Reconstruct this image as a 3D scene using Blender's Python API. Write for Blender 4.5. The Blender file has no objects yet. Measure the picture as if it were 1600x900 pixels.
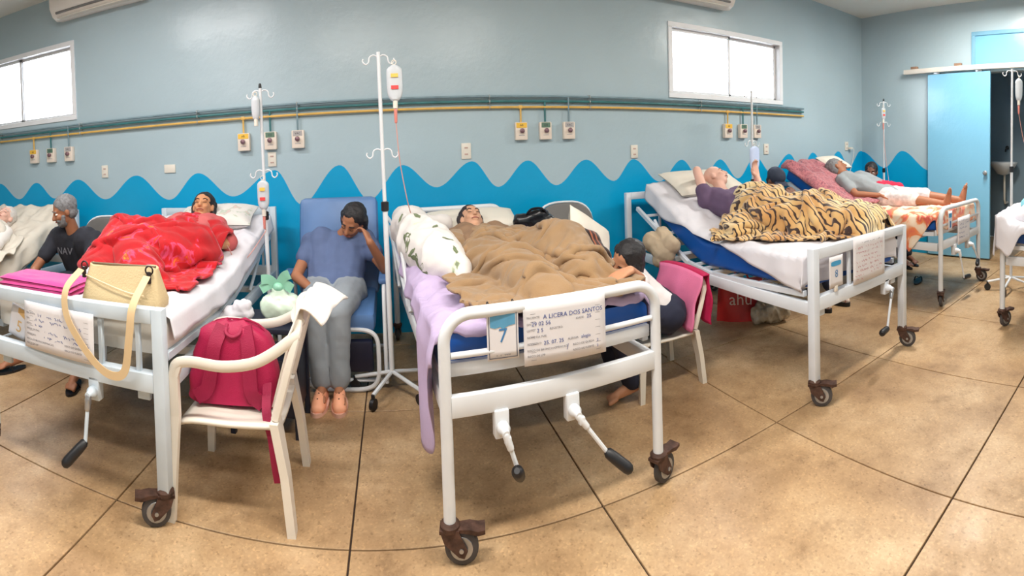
import bpy, bmesh, math, random
import numpy as np
from mathutils import Vector, Matrix
random.seed(4)
SC = bpy.context.scene
COL = SC.collection
PI = math.pi

# ------------------------------------------------------------------ camera (panorama on a cylinder)
YAW, PITCH, ROLL = -0.24811, -0.02647, 0.03199
FX, FY, CY, EYE = 755.083, 782.666, 264.833, 1.40
def cam_rot():
    cy, sy = math.cos(YAW), math.sin(YAW); cp, sp = math.cos(PITCH), math.sin(PITCH); cr, sr = math.cos(ROLL), math.sin(ROLL)
    Rz = Matrix(((cy, sy, 0), (-sy, cy, 0), (0, 0, 1)))
    Rx = Matrix(((1, 0, 0), (0, cp, sp), (0, -sp, cp)))
    Ry = Matrix(((cr, 0, -sr), (0, 1, 0), (sr, 0, cr)))
    return Ry @ Rx @ Rz
R_ = cam_rot()
right, fwd, up = Vector(R_[0]), Vector(R_[1]), Vector(R_[2])
cd = bpy.data.cameras.new('camera'); cam = bpy.data.objects.new('camera', cd); COL.objects.link(cam)
m = Matrix.Identity(4)
for i in range(3):
    m[i][0] = right[i]; m[i][1] = up[i]; m[i][2] = -fwd[i]
m[2][3] = EYE
cam.matrix_world = m
cd.type = 'PANO'; cd.panorama_type = 'CENTRAL_CYLINDRICAL'
cd.central_cylindrical_range_u_min = -800 / FX; cd.central_cylindrical_range_u_max = 800 / FX
cd.central_cylindrical_range_v_min = (CY - 900) / FY; cd.central_cylindrical_range_v_max = CY / FY
cd.central_cylindrical_radius = 1.0
cd.clip_start = 0.01
SC.camera = cam

# ------------------------------------------------------------------ world, exposure
SC.view_settings.view_transform = 'Standard'; SC.view_settings.look = 'None'
SC.view_settings.gamma = 1.0; SC.view_settings.use_curve_mapping = False
SC.view_settings.exposure = 0.15
world = bpy.data.worlds.new('world'); SC.world = world; world.use_nodes = True
bg = world.node_tree.nodes['Background']
bg.inputs[0].default_value = (0.90, 0.95, 1.0, 1); bg.inputs[1].default_value = 6.0
SC.cycles.max_bounces = 8; SC.cycles.diffuse_bounces = 5
SC.cycles.caustics_reflective = False; SC.cycles.caustics_refractive = False
SC.cycles.sample_clamp_indirect = 6.0
CEIL = 3.25; D = 4.05; W = 5.95; WL = -5.4; YB = -2.6
def area(name, loc, sx, sy, power, rot, col=(1, 1, 1)):
    l = bpy.data.lights.new(name, 'AREA'); l.shape = 'RECTANGLE'; l.size = sx; l.size_y = sy; l.energy = power; l.color = col
    o = bpy.data.objects.new(name, l); o.location = loc; o.rotation_euler = rot; COL.objects.link(o); return o
WIN1 = (-4.75, -3.06, 1.95, 2.76); WIN2 = (2.63, 4.25, 1.92, 2.65)
for k, (a_, b_, c_, d_) in enumerate((WIN1, WIN2)):   # daylight of the two high windows
    area('window_daylight', ((a_ + b_) / 2, D + 0.17, (c_ + d_) / 2), b_ - a_ - .1, d_ - c_ - .1, 60, (-PI / 2, 0, 0), (.88, .94, 1))
# the ceiling fittings carry their own lamps further down (see ceiling_light)
WARM, COOL = (1, .955, .88), (1, .98, .97)
LAMPS = [(-2.05, 2.35, 42, COOL), (-.45, .95, 58, WARM), (1.0, 1.05, 46, WARM), (4.6, 1.8, 92, WARM), (-2.6, -.5, 62, COOL), (1.6, -1.0, 20, WARM), (4.4, -1.2, 30, WARM)]  # last three: unseen rear lamps added as fill, the left one lightening the floor

# ------------------------------------------------------------------ node materials
MATS = {}
def nodes(name):
    mt = bpy.data.materials.new(name); mt.use_nodes = True
    nt = mt.node_tree; return mt, nt, nt.nodes['Principled BSDF']
def add(nt, typ, **kw):
    n = nt.nodes.new(typ)
    for k, v in kw.items():
        if k in n.inputs: n.inputs[k].default_value = v
        else: setattr(n, k, v)
    return n
def ramp(nt, fac, stops, interp='LINEAR'):
    r = nt.nodes.new('ShaderNodeValToRGB'); r.color_ramp.interpolation = interp
    els = r.color_ramp.elements
    while len(els) < len(stops): els.new(0.5)
    for e, (p, c) in zip(els, stops):
        e.position = p; e.color = (*c, 1)
    nt.links.new(fac, r.inputs[0]); return r
def srgb(r, g, b):
    f = lambda c: (c / 255 / 12.92) if c / 255 <= .04045 else ((c / 255 + .055) / 1.055) ** 2.4
    return (f(r), f(g), f(b))
def M(name, col, rough=.5, var=.12, scale=6, bump=0., bscale=60, metal=0., spec=.5, sheen=0., trans=0., coat=0., alpha=1.):
    if name in MATS: return MATS[name]
    mt, nt, p = nodes(name)
    tc = add(nt, 'ShaderNodeTexCoord')
    n = add(nt, 'ShaderNodeTexNoise', Scale=scale, Detail=5.0)
    nt.links.new(tc.outputs['Object'], n.inputs['Vector'])
    lo = tuple(max(0, c * (1 - var)) for c in col); hi = tuple(min(1, c * (1 + var)) for c in col)
    r = ramp(nt, n.outputs['Fac'], [(.3, lo), (.7, hi)])
    nt.links.new(r.outputs[0], p.inputs['Base Color'])
    p.inputs['Roughness'].default_value = rough; p.inputs['Metallic'].default_value = metal
    p.inputs['Specular IOR Level'].default_value = spec
    p.inputs['Sheen Weight'].default_value = sheen; p.inputs['Transmission Weight'].default_value = trans
    p.inputs['Coat Weight'].default_value = coat; p.inputs['Alpha'].default_value = alpha
    if bump:
        bn = add(nt, 'ShaderNodeTexNoise', Scale=bscale, Detail=4.0)
        nt.links.new(tc.outputs['Object'], bn.inputs['Vector'])
        b = add(nt, 'ShaderNodeBump', Strength=bump, Distance=.01)
        nt.links.new(bn.outputs['Fac'], b.inputs['Height']); nt.links.new(b.outputs[0], p.inputs['Normal'])
    MATS[name] = mt; return mt

# ------------------------------------------------------------------ numpy noise
_rng = np.random.RandomState(7); _perm = _rng.rand(256, 256)
def vnoise(x, y):
    x = np.asarray(x, float); y = np.asarray(y, float)
    xi = np.floor(x).astype(int); yi = np.floor(y).astype(int); fx = x - xi; fy = y - yi
    fx = fx * fx * (3 - 2 * fx); fy = fy * fy * (3 - 2 * fy)
    g = lambda a, b: _perm[a % 256, b % 256]
    return (g(xi, yi) * (1 - fx) * (1 - fy) + g(xi + 1, yi) * fx * (1 - fy) + g(xi, yi + 1) * (1 - fx) * fy + g(xi + 1, yi + 1) * fx * fy)
def fbm(x, y, o=4):
    s = 0; a = .5; t = 0
    for k in range(o):
        s = s + a * vnoise(x * 2 ** k + 17 * k, y * 2 ** k + 31 * k); t += a; a *= .5
    return s / t
def ridge(x, y):
    return 1 - np.abs(2 * fbm(x, y, 3) - 1) * 2.2

# ------------------------------------------------------------------ mesh builder
class MB:
    def __init__(s): s.v = []; s.f = []; s.mi = []; s.sm = []
    def _add(s, vs, fs, smooth=True, mi=0):
        o = len(s.v); s.v += [tuple(v) for v in vs]
        for f in fs: s.f.append(tuple(i + o for i in f)); s.mi.append(mi); s.sm.append(smooth)
        return s
    def box(s, c, d, R=None, mi=0, bev=0.):
        hx, hy, hz = d[0] / 2, d[1] / 2, d[2] / 2
        bev = min(bev, hx * .9, hy * .9, hz * .9)
        c = Vector(c); R = R or Matrix.Identity(3)
        if bev <= 0:
            vs = [Vector((x, y, z)) for x in (-hx, hx) for y in (-hy, hy) for z in (-hz, hz)]
            fs = [(0, 1, 3, 2), (4, 6, 7, 5), (0, 4, 5, 1), (2, 3, 7, 6), (0, 2, 6, 4), (1, 5, 7, 3)]
        else:
            bm = bmesh.new(); bmesh.ops.create_cube(bm, size=1)
            for v in bm.verts: v.co = Vector((v.co.x * 2 * hx, v.co.y * 2 * hy, v.co.z * 2 * hz))
            bmesh.ops.bevel(bm, geom=bm.edges[:], offset=bev, segments=2 if bev > .003 else 1, profile=.5, affect='EDGES')
            bm.verts.index_update(); vs = [v.co.copy() for v in bm.verts]; fs = [[v.index for v in f.verts] for f in bm.faces]; bm.free()
        return s._add([c + R @ v for v in vs], fs, False, mi)
    def beam(s, a, b, w, h, bev=.003, mi=0, upv=(0, 0, 1)):
        a = Vector(a); b = Vector(b); d = (b - a); L = d.length; d.normalize()
        u = Vector(upv); x = d.cross(u)
        if x.length < 1e-3: x = d.cross(Vector((1, 0, 0)))
        x.normalize(); z = x.cross(d)
        R = Matrix((x, d, z)).transposed()
        return s.box((a + b) / 2, (w, L, h), R, mi, bev)
    def tube(s, pts, r, n=10, closed=False, mi=0, cap=True, flat=1.0):
        P = [Vector(p) for p in pts]; N = len(P)
        rs = list(r) if hasattr(r, '__len__') else [r] * N
        vs = []; fs = []
        t0 = None; nx = None
        for i in range(N):
            if closed: t = P[(i + 1) % N] - P[i - 1]
            else: t = P[min(i + 1, N - 1)] - P[max(i - 1, 0)]
            if t.length < 1e-9: t = Vector((0, 0, 1))
            t.normalize()
            if nx is None:
                a = Vector((0, 0, 1)) if abs(t.z) < .9 else Vector((1, 0, 0))
                nx = (a - t * a.dot(t)).normalized()
            else:
                nx = (nx - t * nx.dot(t))
                nx = nx.normalized() if nx.length > 1e-6 else t.orthogonal().normalized()
            ny = t.cross(nx)
            for k in range(n):
                an = 2 * PI * k / n
                vs.append(P[i] + nx * math.cos(an) * rs[i] * flat + ny * math.sin(an) * rs[i])
        for i in range(N if closed else N - 1):
            j = (i + 1) % N
            for k in range(n):
                k2 = (k + 1) % n; fs.append((i * n + k, i * n + k2, j * n + k2, j * n + k))
        if cap and not closed:
            fs.append(tuple(range(n - 1, -1, -1))); fs.append(tuple((N - 1) * n + k for k in range(n)))
        return s._add(vs, fs, True, mi)
    def cyl(s, a, b, r, n=14, mi=0, r2=None): return s.tube([a, b], [r, r if r2 is None else r2], n, mi=mi)
    def capsule(s, a, b, ra, rb, n=12):
        a = Vector(a); b = Vector(b); d = b - a; L = d.length
        if L < 1e-5: d = Vector((0, 0, 1))
        d.normalize(); pts = []; rs = []
        for k in range(1, 5):
            t = PI / 2 * (1 - k / 4.0); pts.append(a - d * ra * math.sin(t)); rs.append(max(1e-4, ra * math.cos(t)))
        if L < 1e-5: pts[-1] = a - d * 1e-4
        for k in range(4):
            t = PI / 2 * k / 4.0; pts.append(b + d * rb * math.sin(t) + (d * 1e-4 if L < 1e-5 else Vector())); rs.append(max(1e-4, rb * math.cos(t)))
        pts.insert(0, a - d * ra); rs.insert(0, ra * .03); pts.append(b + d * rb); rs.append(rb * .03)
        return s.tube(pts, rs, n)
    def ell(s, c, r, R=None, nu=16, nv=10, mi=0):
        c = Vector(c); R = R or Matrix.Identity(3); vs = []; fs = []
        for j in range(nv + 1):
            ph = PI * j / nv
            for i in range(nu):
                th = 2 * PI * i / nu
                vs.append(c + R @ Vector((r[0] * math.sin(ph) * math.cos(th), r[1] * math.sin(ph) * math.sin(th), r[2] * math.cos(ph))))
        for j in range(nv):
            for i in range(nu):
                i2 = (i + 1) % nu; fs.append((j * nu + i, (j + 1) * nu + i, (j + 1) * nu + i2, j * nu + i2))
        return s._add(vs, fs, True, mi)
    def lathe(s, prof, c, R=None, n=20, mi=0):
        c = Vector(c); R = R or Matrix.Identity(3); vs = []; fs = []
        for (r, z) in prof:
            for k in range(n):
                an = 2 * PI * k / n; vs.append(c + R @ Vector((r * math.cos(an), r * math.sin(an), z)))
        for i in range(len(prof) - 1):
            for k in range(n):
                k2 = (k + 1) % n; fs.append((i * n + k, i * n + k2, (i + 1) * n + k2, (i + 1) * n + k))
        fs.append(tuple(range(n - 1, -1, -1))); fs.append(tuple((len(prof) - 1) * n + k for k in range(n)))
        return s._add(vs, fs, True, mi)
    def grid(s, A, closed_u=False, mi=0):       # A: (nu, nv, 3)
        nu, nv = A.shape[:2]; fs = []
        for i in range(nu if closed_u else nu - 1):
            for j in range(nv - 1):
                i2 = (i + 1) % nu; fs.append((i * nv + j, i2 * nv + j, i2 * nv + j + 1, i * nv + j + 1))
        return s._add([tuple(p) for p in A.reshape(-1, 3)], fs, True, mi)
    def rrect(s, pts_profile, w, t, x0, r=.03, mi=0, n=4):   # rounded slab swept along (y, z) points of its TOP surface
        P = [Vector((0, y, z)) for y, z in pts_profile]; N = len(P); sec = []
        for (cx, cz, a0) in ((w - r, -r, PI / 2), (w - r, -t + r, 0), (r, -t + r, -PI / 2), (r, -r, PI)):
            for k in range(n + 1):
                a = a0 - PI / 2 * k / n; sec.append((cx + r * math.cos(a), cz + r * math.sin(a)))
        vs = []; fs = []; K = len(sec)
        for i in range(N):
            d = (P[min(i + 1, N - 1)] - P[max(i - 1, 0)]).normalized(); nrm = Vector((0, -d.z, d.y))
            sc = 1.0
            for (a, b) in sec:
                vs.append(Vector((x0 + a, P[i].y, P[i].z)) + nrm * b)
        for i in range(N - 1):
            for k in range(K):
                k2 = (k + 1) % K; fs.append((i * K + k, i * K + k2, (i + 1) * K + k2, (i + 1) * K + k))
        fs.append(tuple(range(K - 1, -1, -1))); fs.append(tuple((N - 1) * K + k for k in range(K)))
        return s._add(vs, fs, True, mi)
def arc(c, r, a0, a1, n, ax='xz'):
    out = []
    for k in range(n + 1):
        a = a0 + (a1 - a0) * k / n; u = r * math.cos(a); v = r * math.sin(a)
        out.append((c[0] + u, c[1], c[2] + v) if ax == 'xz' else ((c[0], c[1] + u, c[2] + v) if ax == 'yz' else (c[0] + u, c[1] + v, c[2])))
    return out
def smooth(pts, n=6):                            # Catmull-Rom through the points
    P = [Vector(p) for p in pts]; P = [P[0] * 2 - P[1]] + P + [P[-1] * 2 - P[-2]]; out = []
    for i in range(1, len(P) - 2):
        for k in range(n):
            t = k / n; a, b, c, d = P[i - 1:i + 3]
            out.append(.5 * ((2 * b) + (c - a) * t + (2 * a - 5 * b + 4 * c - d) * t * t + (3 * b - a - 3 * c + d) * t ** 3))
    out.append(P[-2]); return out
def mesh_of(name, mb, mats, off=(0, 0, 0)):
    me = bpy.data.meshes.new(name)
    o = Vector(off)
    me.from_pydata([tuple(Vector(v) - o) for v in mb.v], [], mb.f)
    me.polygons.foreach_set('use_smooth', mb.sm); me.polygons.foreach_set('material_index', mb.mi)
    for mt in (mats if isinstance(mats, (list, tuple)) else [mats]): me.materials.append(mt)
    bm = bmesh.new(); bm.from_mesh(me); bmesh.ops.recalc_face_normals(bm, faces=bm.faces[:]); bm.to_mesh(me); bm.free()
    me.update()
    return me
def sharp(o, ang=40):
    try: o.data.set_sharp_from_angle(angle=math.radians(ang))
    except Exception: pass
def tag(o, label=None, cat=None, group=None, kind=None):
    if label: o['label'] = label
    if cat: o['category'] = cat
    if group: o['group'] = group
    if kind: o['kind'] = kind
    return o
def thing(name, label, cat, loc=(0, 0, 0), group=None, rz=0):
    o = bpy.data.objects.new(name, None); o.empty_display_size = .1; o.location = loc; o.rotation_euler = (0, 0, rz); COL.objects.link(o)
    return tag(o, label, cat, group)
def worldoff(par):
    v = Vector()
    while par is not None: v = v + Vector(par.location); par = par.parent
    return v
def part(par, name, mb, mats, label=None, local=False, ang=40):
    """one mesh under par; vertices in the world frame unless local"""
    o = bpy.data.objects.new(name, mesh_of(name, mb, mats, (0, 0, 0) if local else worldoff(par)))
    COL.objects.link(o); o.parent = par
    if label: o['label'] = label
    sharp(o, ang); return o
def single(name, mb, mats, label, cat, loc=(0, 0, 0), group=None, local=False, kind=None, ang=40):
    o = bpy.data.objects.new(name, mesh_of(name, mb, mats, (0, 0, 0) if local else loc)); o.location = loc; COL.objects.link(o)
    sharp(o, ang); return tag(o, label, cat, group, kind)
def copy_tree(o, parent=None):
    c = o.copy(); COL.objects.link(c); c.parent = parent
    for ch in list(o.children): copy_tree(ch, c)
    return c
def bake(o):
    """replace an object's mesh by its modified mesh"""
    dg = bpy.context.evaluated_depsgraph_get(); ev = o.evaluated_get(dg)
    me = bpy.data.meshes.new_from_object(ev, depsgraph=dg); me.name = o.name
    o.modifiers.clear(); o.data = me; return o
def solid(o, t, off=0., sub=0):
    if sub:
        s_ = o.modifiers.new('s', 'SUBSURF'); s_.levels = sub; s_.render_levels = sub
    m_ = o.modifiers.new('t', 'SOLIDIFY'); m_.thickness = t; m_.offset = off; return o
def text_mb(lines, fn, depth=.0006):
    """lines: (text, x, y, size, align) in a flat frame; fn maps (x, y, lift) to the world"""
    out = MB()
    for (t, x, y, sz, al) in lines:
        cu = bpy.data.curves.new('t', 'FONT'); cu.body = t; cu.size = sz; cu.align_x = al; cu.resolution_u = 2
        ob = bpy.data.objects.new('t', cu); COL.objects.link(ob)
        me = bpy.data.meshes.new_from_object(ob.evaluated_get(bpy.context.evaluated_depsgraph_get()))
        out._add([fn(v.co.x + x, v.co.y + y, depth) for v in me.vertices], [tuple(p.vertices) for p in me.polygons], False)
        bpy.data.objects.remove(ob); bpy.data.curves.remove(cu); bpy.data.meshes.remove(me)
    return out

# ------------------------------------------------------------------ common materials
white_metal = M('white_enamel', srgb(216, 219, 223), .38, .05, 4, spec=.5)
grey_enamel = M('pale_blue_grey_enamel', srgb(196, 208, 218), .4, .08, 5)
rust = M('rusty_caster_metal', srgb(82, 58, 48), .7, .45, 30, bump=.3, metal=.3)
rubber = M('grey_rubber', srgb(70, 66, 66), .75, .15, 20)
black_plastic = M('black_plastic', srgb(24, 24, 28), .45, .2, 10)
steel = M('worn_steel', srgb(170, 172, 176), .35, .15, 10, metal=.8)
plastic_white = M('white_plastic', srgb(226, 219, 207), .35, .04, 4, spec=.45)
paper_m = M('white_paper', srgb(222, 219, 222), .75, .03, 8)
ink_blue = M('blue_ink', srgb(60, 80, 150), .7, .05)
ink_grey = M('printed_grey', srgb(120, 118, 126), .7, .05)
ink_red = M('red_ink', srgb(196, 110, 122), .7, .05)
# ================================================================== the room
# wall paint: eggshell blue-grey above, bright azure waves below
def paint(name, col, rough, var, patch=None):
    mt, nt, p = nodes(name)
    tc = add(nt, 'ShaderNodeTexCoord')
    n = add(nt, 'ShaderNodeTexNoise', Scale=.9, Detail=6.0); nt.links.new(tc.outputs['Object'], n.inputs['Vector'])
    r = ramp(nt, n.outputs['Fac'], [(.3, tuple(c * (1 - var) for c in col)), (.7, tuple(min(1, c * (1 + var)) for c in col))])
    nt.links.new(r.outputs[0], p.inputs['Base Color'])
    n2 = add(nt, 'ShaderNodeTexNoise', Scale=3.0, Detail=8.0, Roughness=.6); nt.links.new(tc.outputs['Object'], n2.inputs['Vector'])
    b = add(nt, 'ShaderNodeBump', Strength=.22, Distance=.03); nt.links.new(n2.outputs['Fac'], b.inputs['Height']); nt.links.new(b.outputs[0], p.inputs['Normal'])
    p.inputs['Roughness'].default_value = rough; p.inputs['Specular IOR Level'].default_value = .5
    return mt
wall_pale = paint('wall_pale_blue', srgb(172, 192, 201), .28, .05)
wall_azure = paint('wall_azure_wave', srgb(0, 158, 208), .3, .08)
ceil_m = paint('ceiling_white', srgb(228, 228, 222), .7, .03)
trim_m = M('blue_trim', srgb(120, 170, 196), .4, .06)

CREST = [(-4.9, 1.32), (-4.27, 1.32), (-3.67, 1.32), (-3.08, 1.34), (-2.37, 1.36), (-1.72, 1.36), (-1.0, 1.36), (-.44, 1.38), (.09, 1.36), (.68, 1.37), (1.17, 1.36), (1.72, 1.35), (2.21, 1.34), (2.77, 1.32), (3.27, 1.31), (3.79, 1.33), (4.36, 1.35), (4.81, 1.36), (5.36, 1.37), (5.91, 1.37)]
VALL = [(-5.3, 1.14), (-4.6, 1.14), (-3.95, 1.14), (-3.41, 1.15), (-2.74, 1.14), (-2.02, 1.13), (-1.39, 1.15), (-.78, 1.07), (-.2, 1.09), (.37, 1.17), (.9, 1.15), (1.43, 1.14), (2.0, 1.15), (2.5, 1.12), (3.01, 1.10), (3.52, 1.10), (4.04, 1.14), (4.58, 1.16), (5.08, 1.16), (5.62, 1.16)]
PTS = sorted(CREST + VALL)
def wave(x, pts=PTS):
    if x <= pts[0][0]: return pts[0][1]
    for (a, za), (b, zb) in zip(pts, pts[1:]):
        if x <= b:
            t = (x - a) / (b - a); t = (1 - math.cos(PI * t)) / 2
            return za + (zb - za) * t
    return pts[-1][1]
def frange(a, b, st):
    n = max(1, int(round((b - a) / st))); return [a + (b - a) * k / n for k in range(n + 1)]
xs = sorted(set([round(v, 4) for v in frange(WL, W, .025)] + [WIN1[0], WIN1[1], WIN2[0], WIN2[1]]))
mb = MB()
for x0, x1 in zip(xs, xs[1:]):
    w0, w1 = wave(x0), wave(x1); xm = (x0 + x1) / 2
    def q(za0, za1, zb0, zb1, mi): mb._add([(x0, D, za0), (x1, D, za1), (x1, D, zb1), (x0, D, zb0)], [(0, 1, 2, 3)], False, mi)
    q(-.06, -.06, w0, w1, 1)
    win = next((w for w in (WIN1, WIN2) if w[0] < xm < w[1]), None)
    if win: q(w0, w1, win[2], win[2], 0); q(win[3], win[3], CEIL, CEIL, 0)
    else: q(w0, w1, CEIL, CEIL, 0)
for (a, b, c, d) in (WIN1, WIN2):        # the reveals of the window openings
    for A, B in (((a, c), (a, d)), ((a, d), (b, d)), ((b, d), (b, c)), ((b, c), (a, c))):
        mb._add([(A[0], D, A[1]), (B[0], D, B[1]), (B[0], D + .15, B[1]), (A[0], D + .15, A[1])], [(0, 1, 2, 3)], False, 0)
tag(single('wall_back', mb, [wall_pale, wall_azure], None, None), kind='structure')
# right wall with the doorway
DY0, DY1, DZ = .95, 2.22, 2.36
RW = [(2.6, 1.09), (2.93, 1.11), (3.37, 1.37), (3.66, 1.14), (4.05, 1.36)]
mb = MB(); ys = sorted(set([round(v, 4) for v in frange(2.93, D, .025)] + [DY1]))
for y0, y1 in zip(ys, ys[1:]):
    a, b = wave(y0, RW), wave(y1, RW)
    if y0 >= 2.93 - 1e-6:
        mb._add([(W, y0, -.06), (W, y1, -.06), (W, y1, b), (W, y0, a)], [(0, 1, 2, 3)], False, 1)
        mb._add([(W, y0, a), (W, y1, b), (W, y1, CEIL), (W, y0, CEIL)], [(0, 1, 2, 3)], False, 0)
    else: mb._add([(W, y0, 0), (W, y1, 0), (W, y1, CEIL), (W, y0, CEIL)], [(0, 1, 2, 3)], False, 0)
mb._add([(W, DY0, DZ), (W, DY1, DZ), (W, DY1, CEIL), (W, DY0, CEIL)], [(0, 1, 2, 3)], False, 0)
mb._add([(W, YB, 0), (W, DY0, 0), (W, DY0, CEIL), (W, YB, CEIL)], [(0, 1, 2, 3)], False, 0)
for A, B in (((DY0, 0), (DY0, DZ)), ((DY0, DZ), (DY1, DZ)), ((DY1, DZ), (DY1, 0))):
    mb._add([(W, A[0], A[1]), (W, B[0], B[1]), (W + .14, B[0], B[1]), (W + .14, A[0], A[1])], [(0, 1, 2, 3)], False, 0)
tag(single('wall_right', mb, [wall_pale, wall_azure], None, None), kind='structure')
mb = MB(); mb.box((WL - .05, (YB + D) / 2, CEIL / 2), (.1, D - YB, CEIL)); tag(single('wall_left', mb, wall_pale, None, None), kind='structure')
mb = MB(); mb.box(((WL + W) / 2, YB - .05, CEIL / 2), (W - WL, .1, CEIL)); tag(single('wall_front', mb, wall_pale, None, None), kind='structure')
mb = MB(); mb.box(((WL + W) / 2, (YB + D) / 2, CEIL + .05), (W - WL + .3, D - YB + .3, .1)); tag(single('ceiling', mb, ceil_m, None, None), kind='structure')
# side room seen through the doorway
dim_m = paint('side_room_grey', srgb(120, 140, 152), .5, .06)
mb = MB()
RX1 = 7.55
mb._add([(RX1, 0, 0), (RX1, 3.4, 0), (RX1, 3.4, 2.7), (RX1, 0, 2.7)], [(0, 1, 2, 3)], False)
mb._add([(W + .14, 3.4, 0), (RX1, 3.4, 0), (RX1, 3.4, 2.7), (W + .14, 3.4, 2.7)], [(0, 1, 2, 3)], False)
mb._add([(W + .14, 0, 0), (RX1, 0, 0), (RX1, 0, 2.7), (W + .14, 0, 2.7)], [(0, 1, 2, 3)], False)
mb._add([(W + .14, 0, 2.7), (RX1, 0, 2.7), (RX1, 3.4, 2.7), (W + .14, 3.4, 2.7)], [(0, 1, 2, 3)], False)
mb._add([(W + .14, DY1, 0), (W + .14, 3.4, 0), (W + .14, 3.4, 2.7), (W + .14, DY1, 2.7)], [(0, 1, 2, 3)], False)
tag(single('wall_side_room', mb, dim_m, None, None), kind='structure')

# floor: big terrazzo slabs of 1 m, dark joints a little below them
def terrazzo(name):
    mt, nt, p = nodes(name)
    tc = add(nt, 'ShaderNodeTexCoord'); oi = add(nt, 'ShaderNodeObjectInfo')
    geo = add(nt, 'ShaderNodeNewGeometry')
    n1 = add(nt, 'ShaderNodeTexNoise', Scale=1.6, Detail=6.0, Roughness=.6); nt.links.new(geo.outputs['Position'], n1.inputs['Vector'])
    base = ramp(nt, n1.outputs['Fac'], [(.28, srgb(146, 114, 80)), (.5, srgb(184, 152, 114)), (.72, srgb(206, 178, 142))])
    n2 = add(nt, 'ShaderNodeTexVoronoi', Scale=120.0); nt.links.new(geo.outputs['Position'], n2.inputs['Vector'])
    sp = ramp(nt, n2.outputs['Color'], [(.0, (.5, .46, .42)), (.2, (.86, .85, .83)), (.75, (1, 1, 1)), (1., (1.3, 1.28, 1.24))])
    mx = add(nt, 'ShaderNodeMix', data_type='RGBA', blend_type='MULTIPLY'); mx.inputs[0].default_value = .75
    nt.links.new(base.outputs[0], mx.inputs[6]); nt.links.new(sp.outputs[0], mx.inputs[7])
    n3 = add(nt, 'ShaderNodeTexNoise', Scale=5.0, Detail=8.0, Roughness=.7); nt.links.new(geo.outputs['Position'], n3.inputs['Vector'])
    st = ramp(nt, n3.outputs['Fac'], [(.28, (.5, .44, .38)), (.44, (.9, .87, .84)), (.62, (1.04, 1.03, 1.02))])
    mx2 = add(nt, 'ShaderNodeMix', data_type='RGBA', blend_type='MULTIPLY'); mx2.inputs[0].default_value = .8
    nt.links.new(mx.outputs[2], mx2.inputs[6]); nt.links.new(st.outputs[0], mx2.inputs[7])
    hs = add(nt, 'ShaderNodeHueSaturation'); nt.links.new(mx2.outputs[2], hs.inputs['Color'])
    mr = add(nt, 'ShaderNodeMapRange'); mr.inputs[3].default_value = .93; mr.inputs[4].default_value = 1.06
    nt.links.new(oi.outputs['Random'], mr.inputs[0]); nt.links.new(mr.outputs[0], hs.inputs['Value'])
    nt.links.new(hs.outputs[0], p.inputs['Base Color'])
    rr = ramp(nt, n3.outputs['Fac'], [(.3, (.55,) * 3), (.7, (.34,) * 3)]); nt.links.new(rr.outputs[0], p.inputs['Roughness'])
    p.inputs['Specular IOR Level'].default_value = .5
    return mt
terr = terrazzo('terrazzo_slab'); joint = M('dark_joint', srgb(58, 42, 32), .8, .2, 20)
mb = MB(); mb.box(((WL + RX1) / 2, (YB + D) / 2, -.035), (RX1 - WL, D - YB, .05)); floor = tag(single('floor', mb, joint, None, None), kind='structure')
SX0, SY0, G = -.2086, 1.7786, .004
slabs = {}
i0, i1 = math.floor(WL - SX0) , math.ceil(RX1 - SX0); j0, j1 = math.floor(YB - SY0), math.ceil(D - SY0)
for i in range(i0, i1):
    for j in range(j0, j1):
        a, b = max(WL, SX0 + i + G), min(RX1, SX0 + i + 1 - G); c, d = max(YB, SY0 + j + G), min(D, SY0 + j + 1 - G)
        if b - a < .01 or d - c < .01: continue
        key = (round(b - a, 3), round(d - c, 3))
        if key not in slabs:
            t = MB(); t.box((0, 0, -.006), (b - a, d - c, .012), bev=.0015); slabs[key] = mesh_of('slab', t, terr)
        o = bpy.data.objects.new('slab', slabs[key]); o.location = ((a + b) / 2, (c + d) / 2, 0); COL.objects.link(o); o.parent = floor

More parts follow.
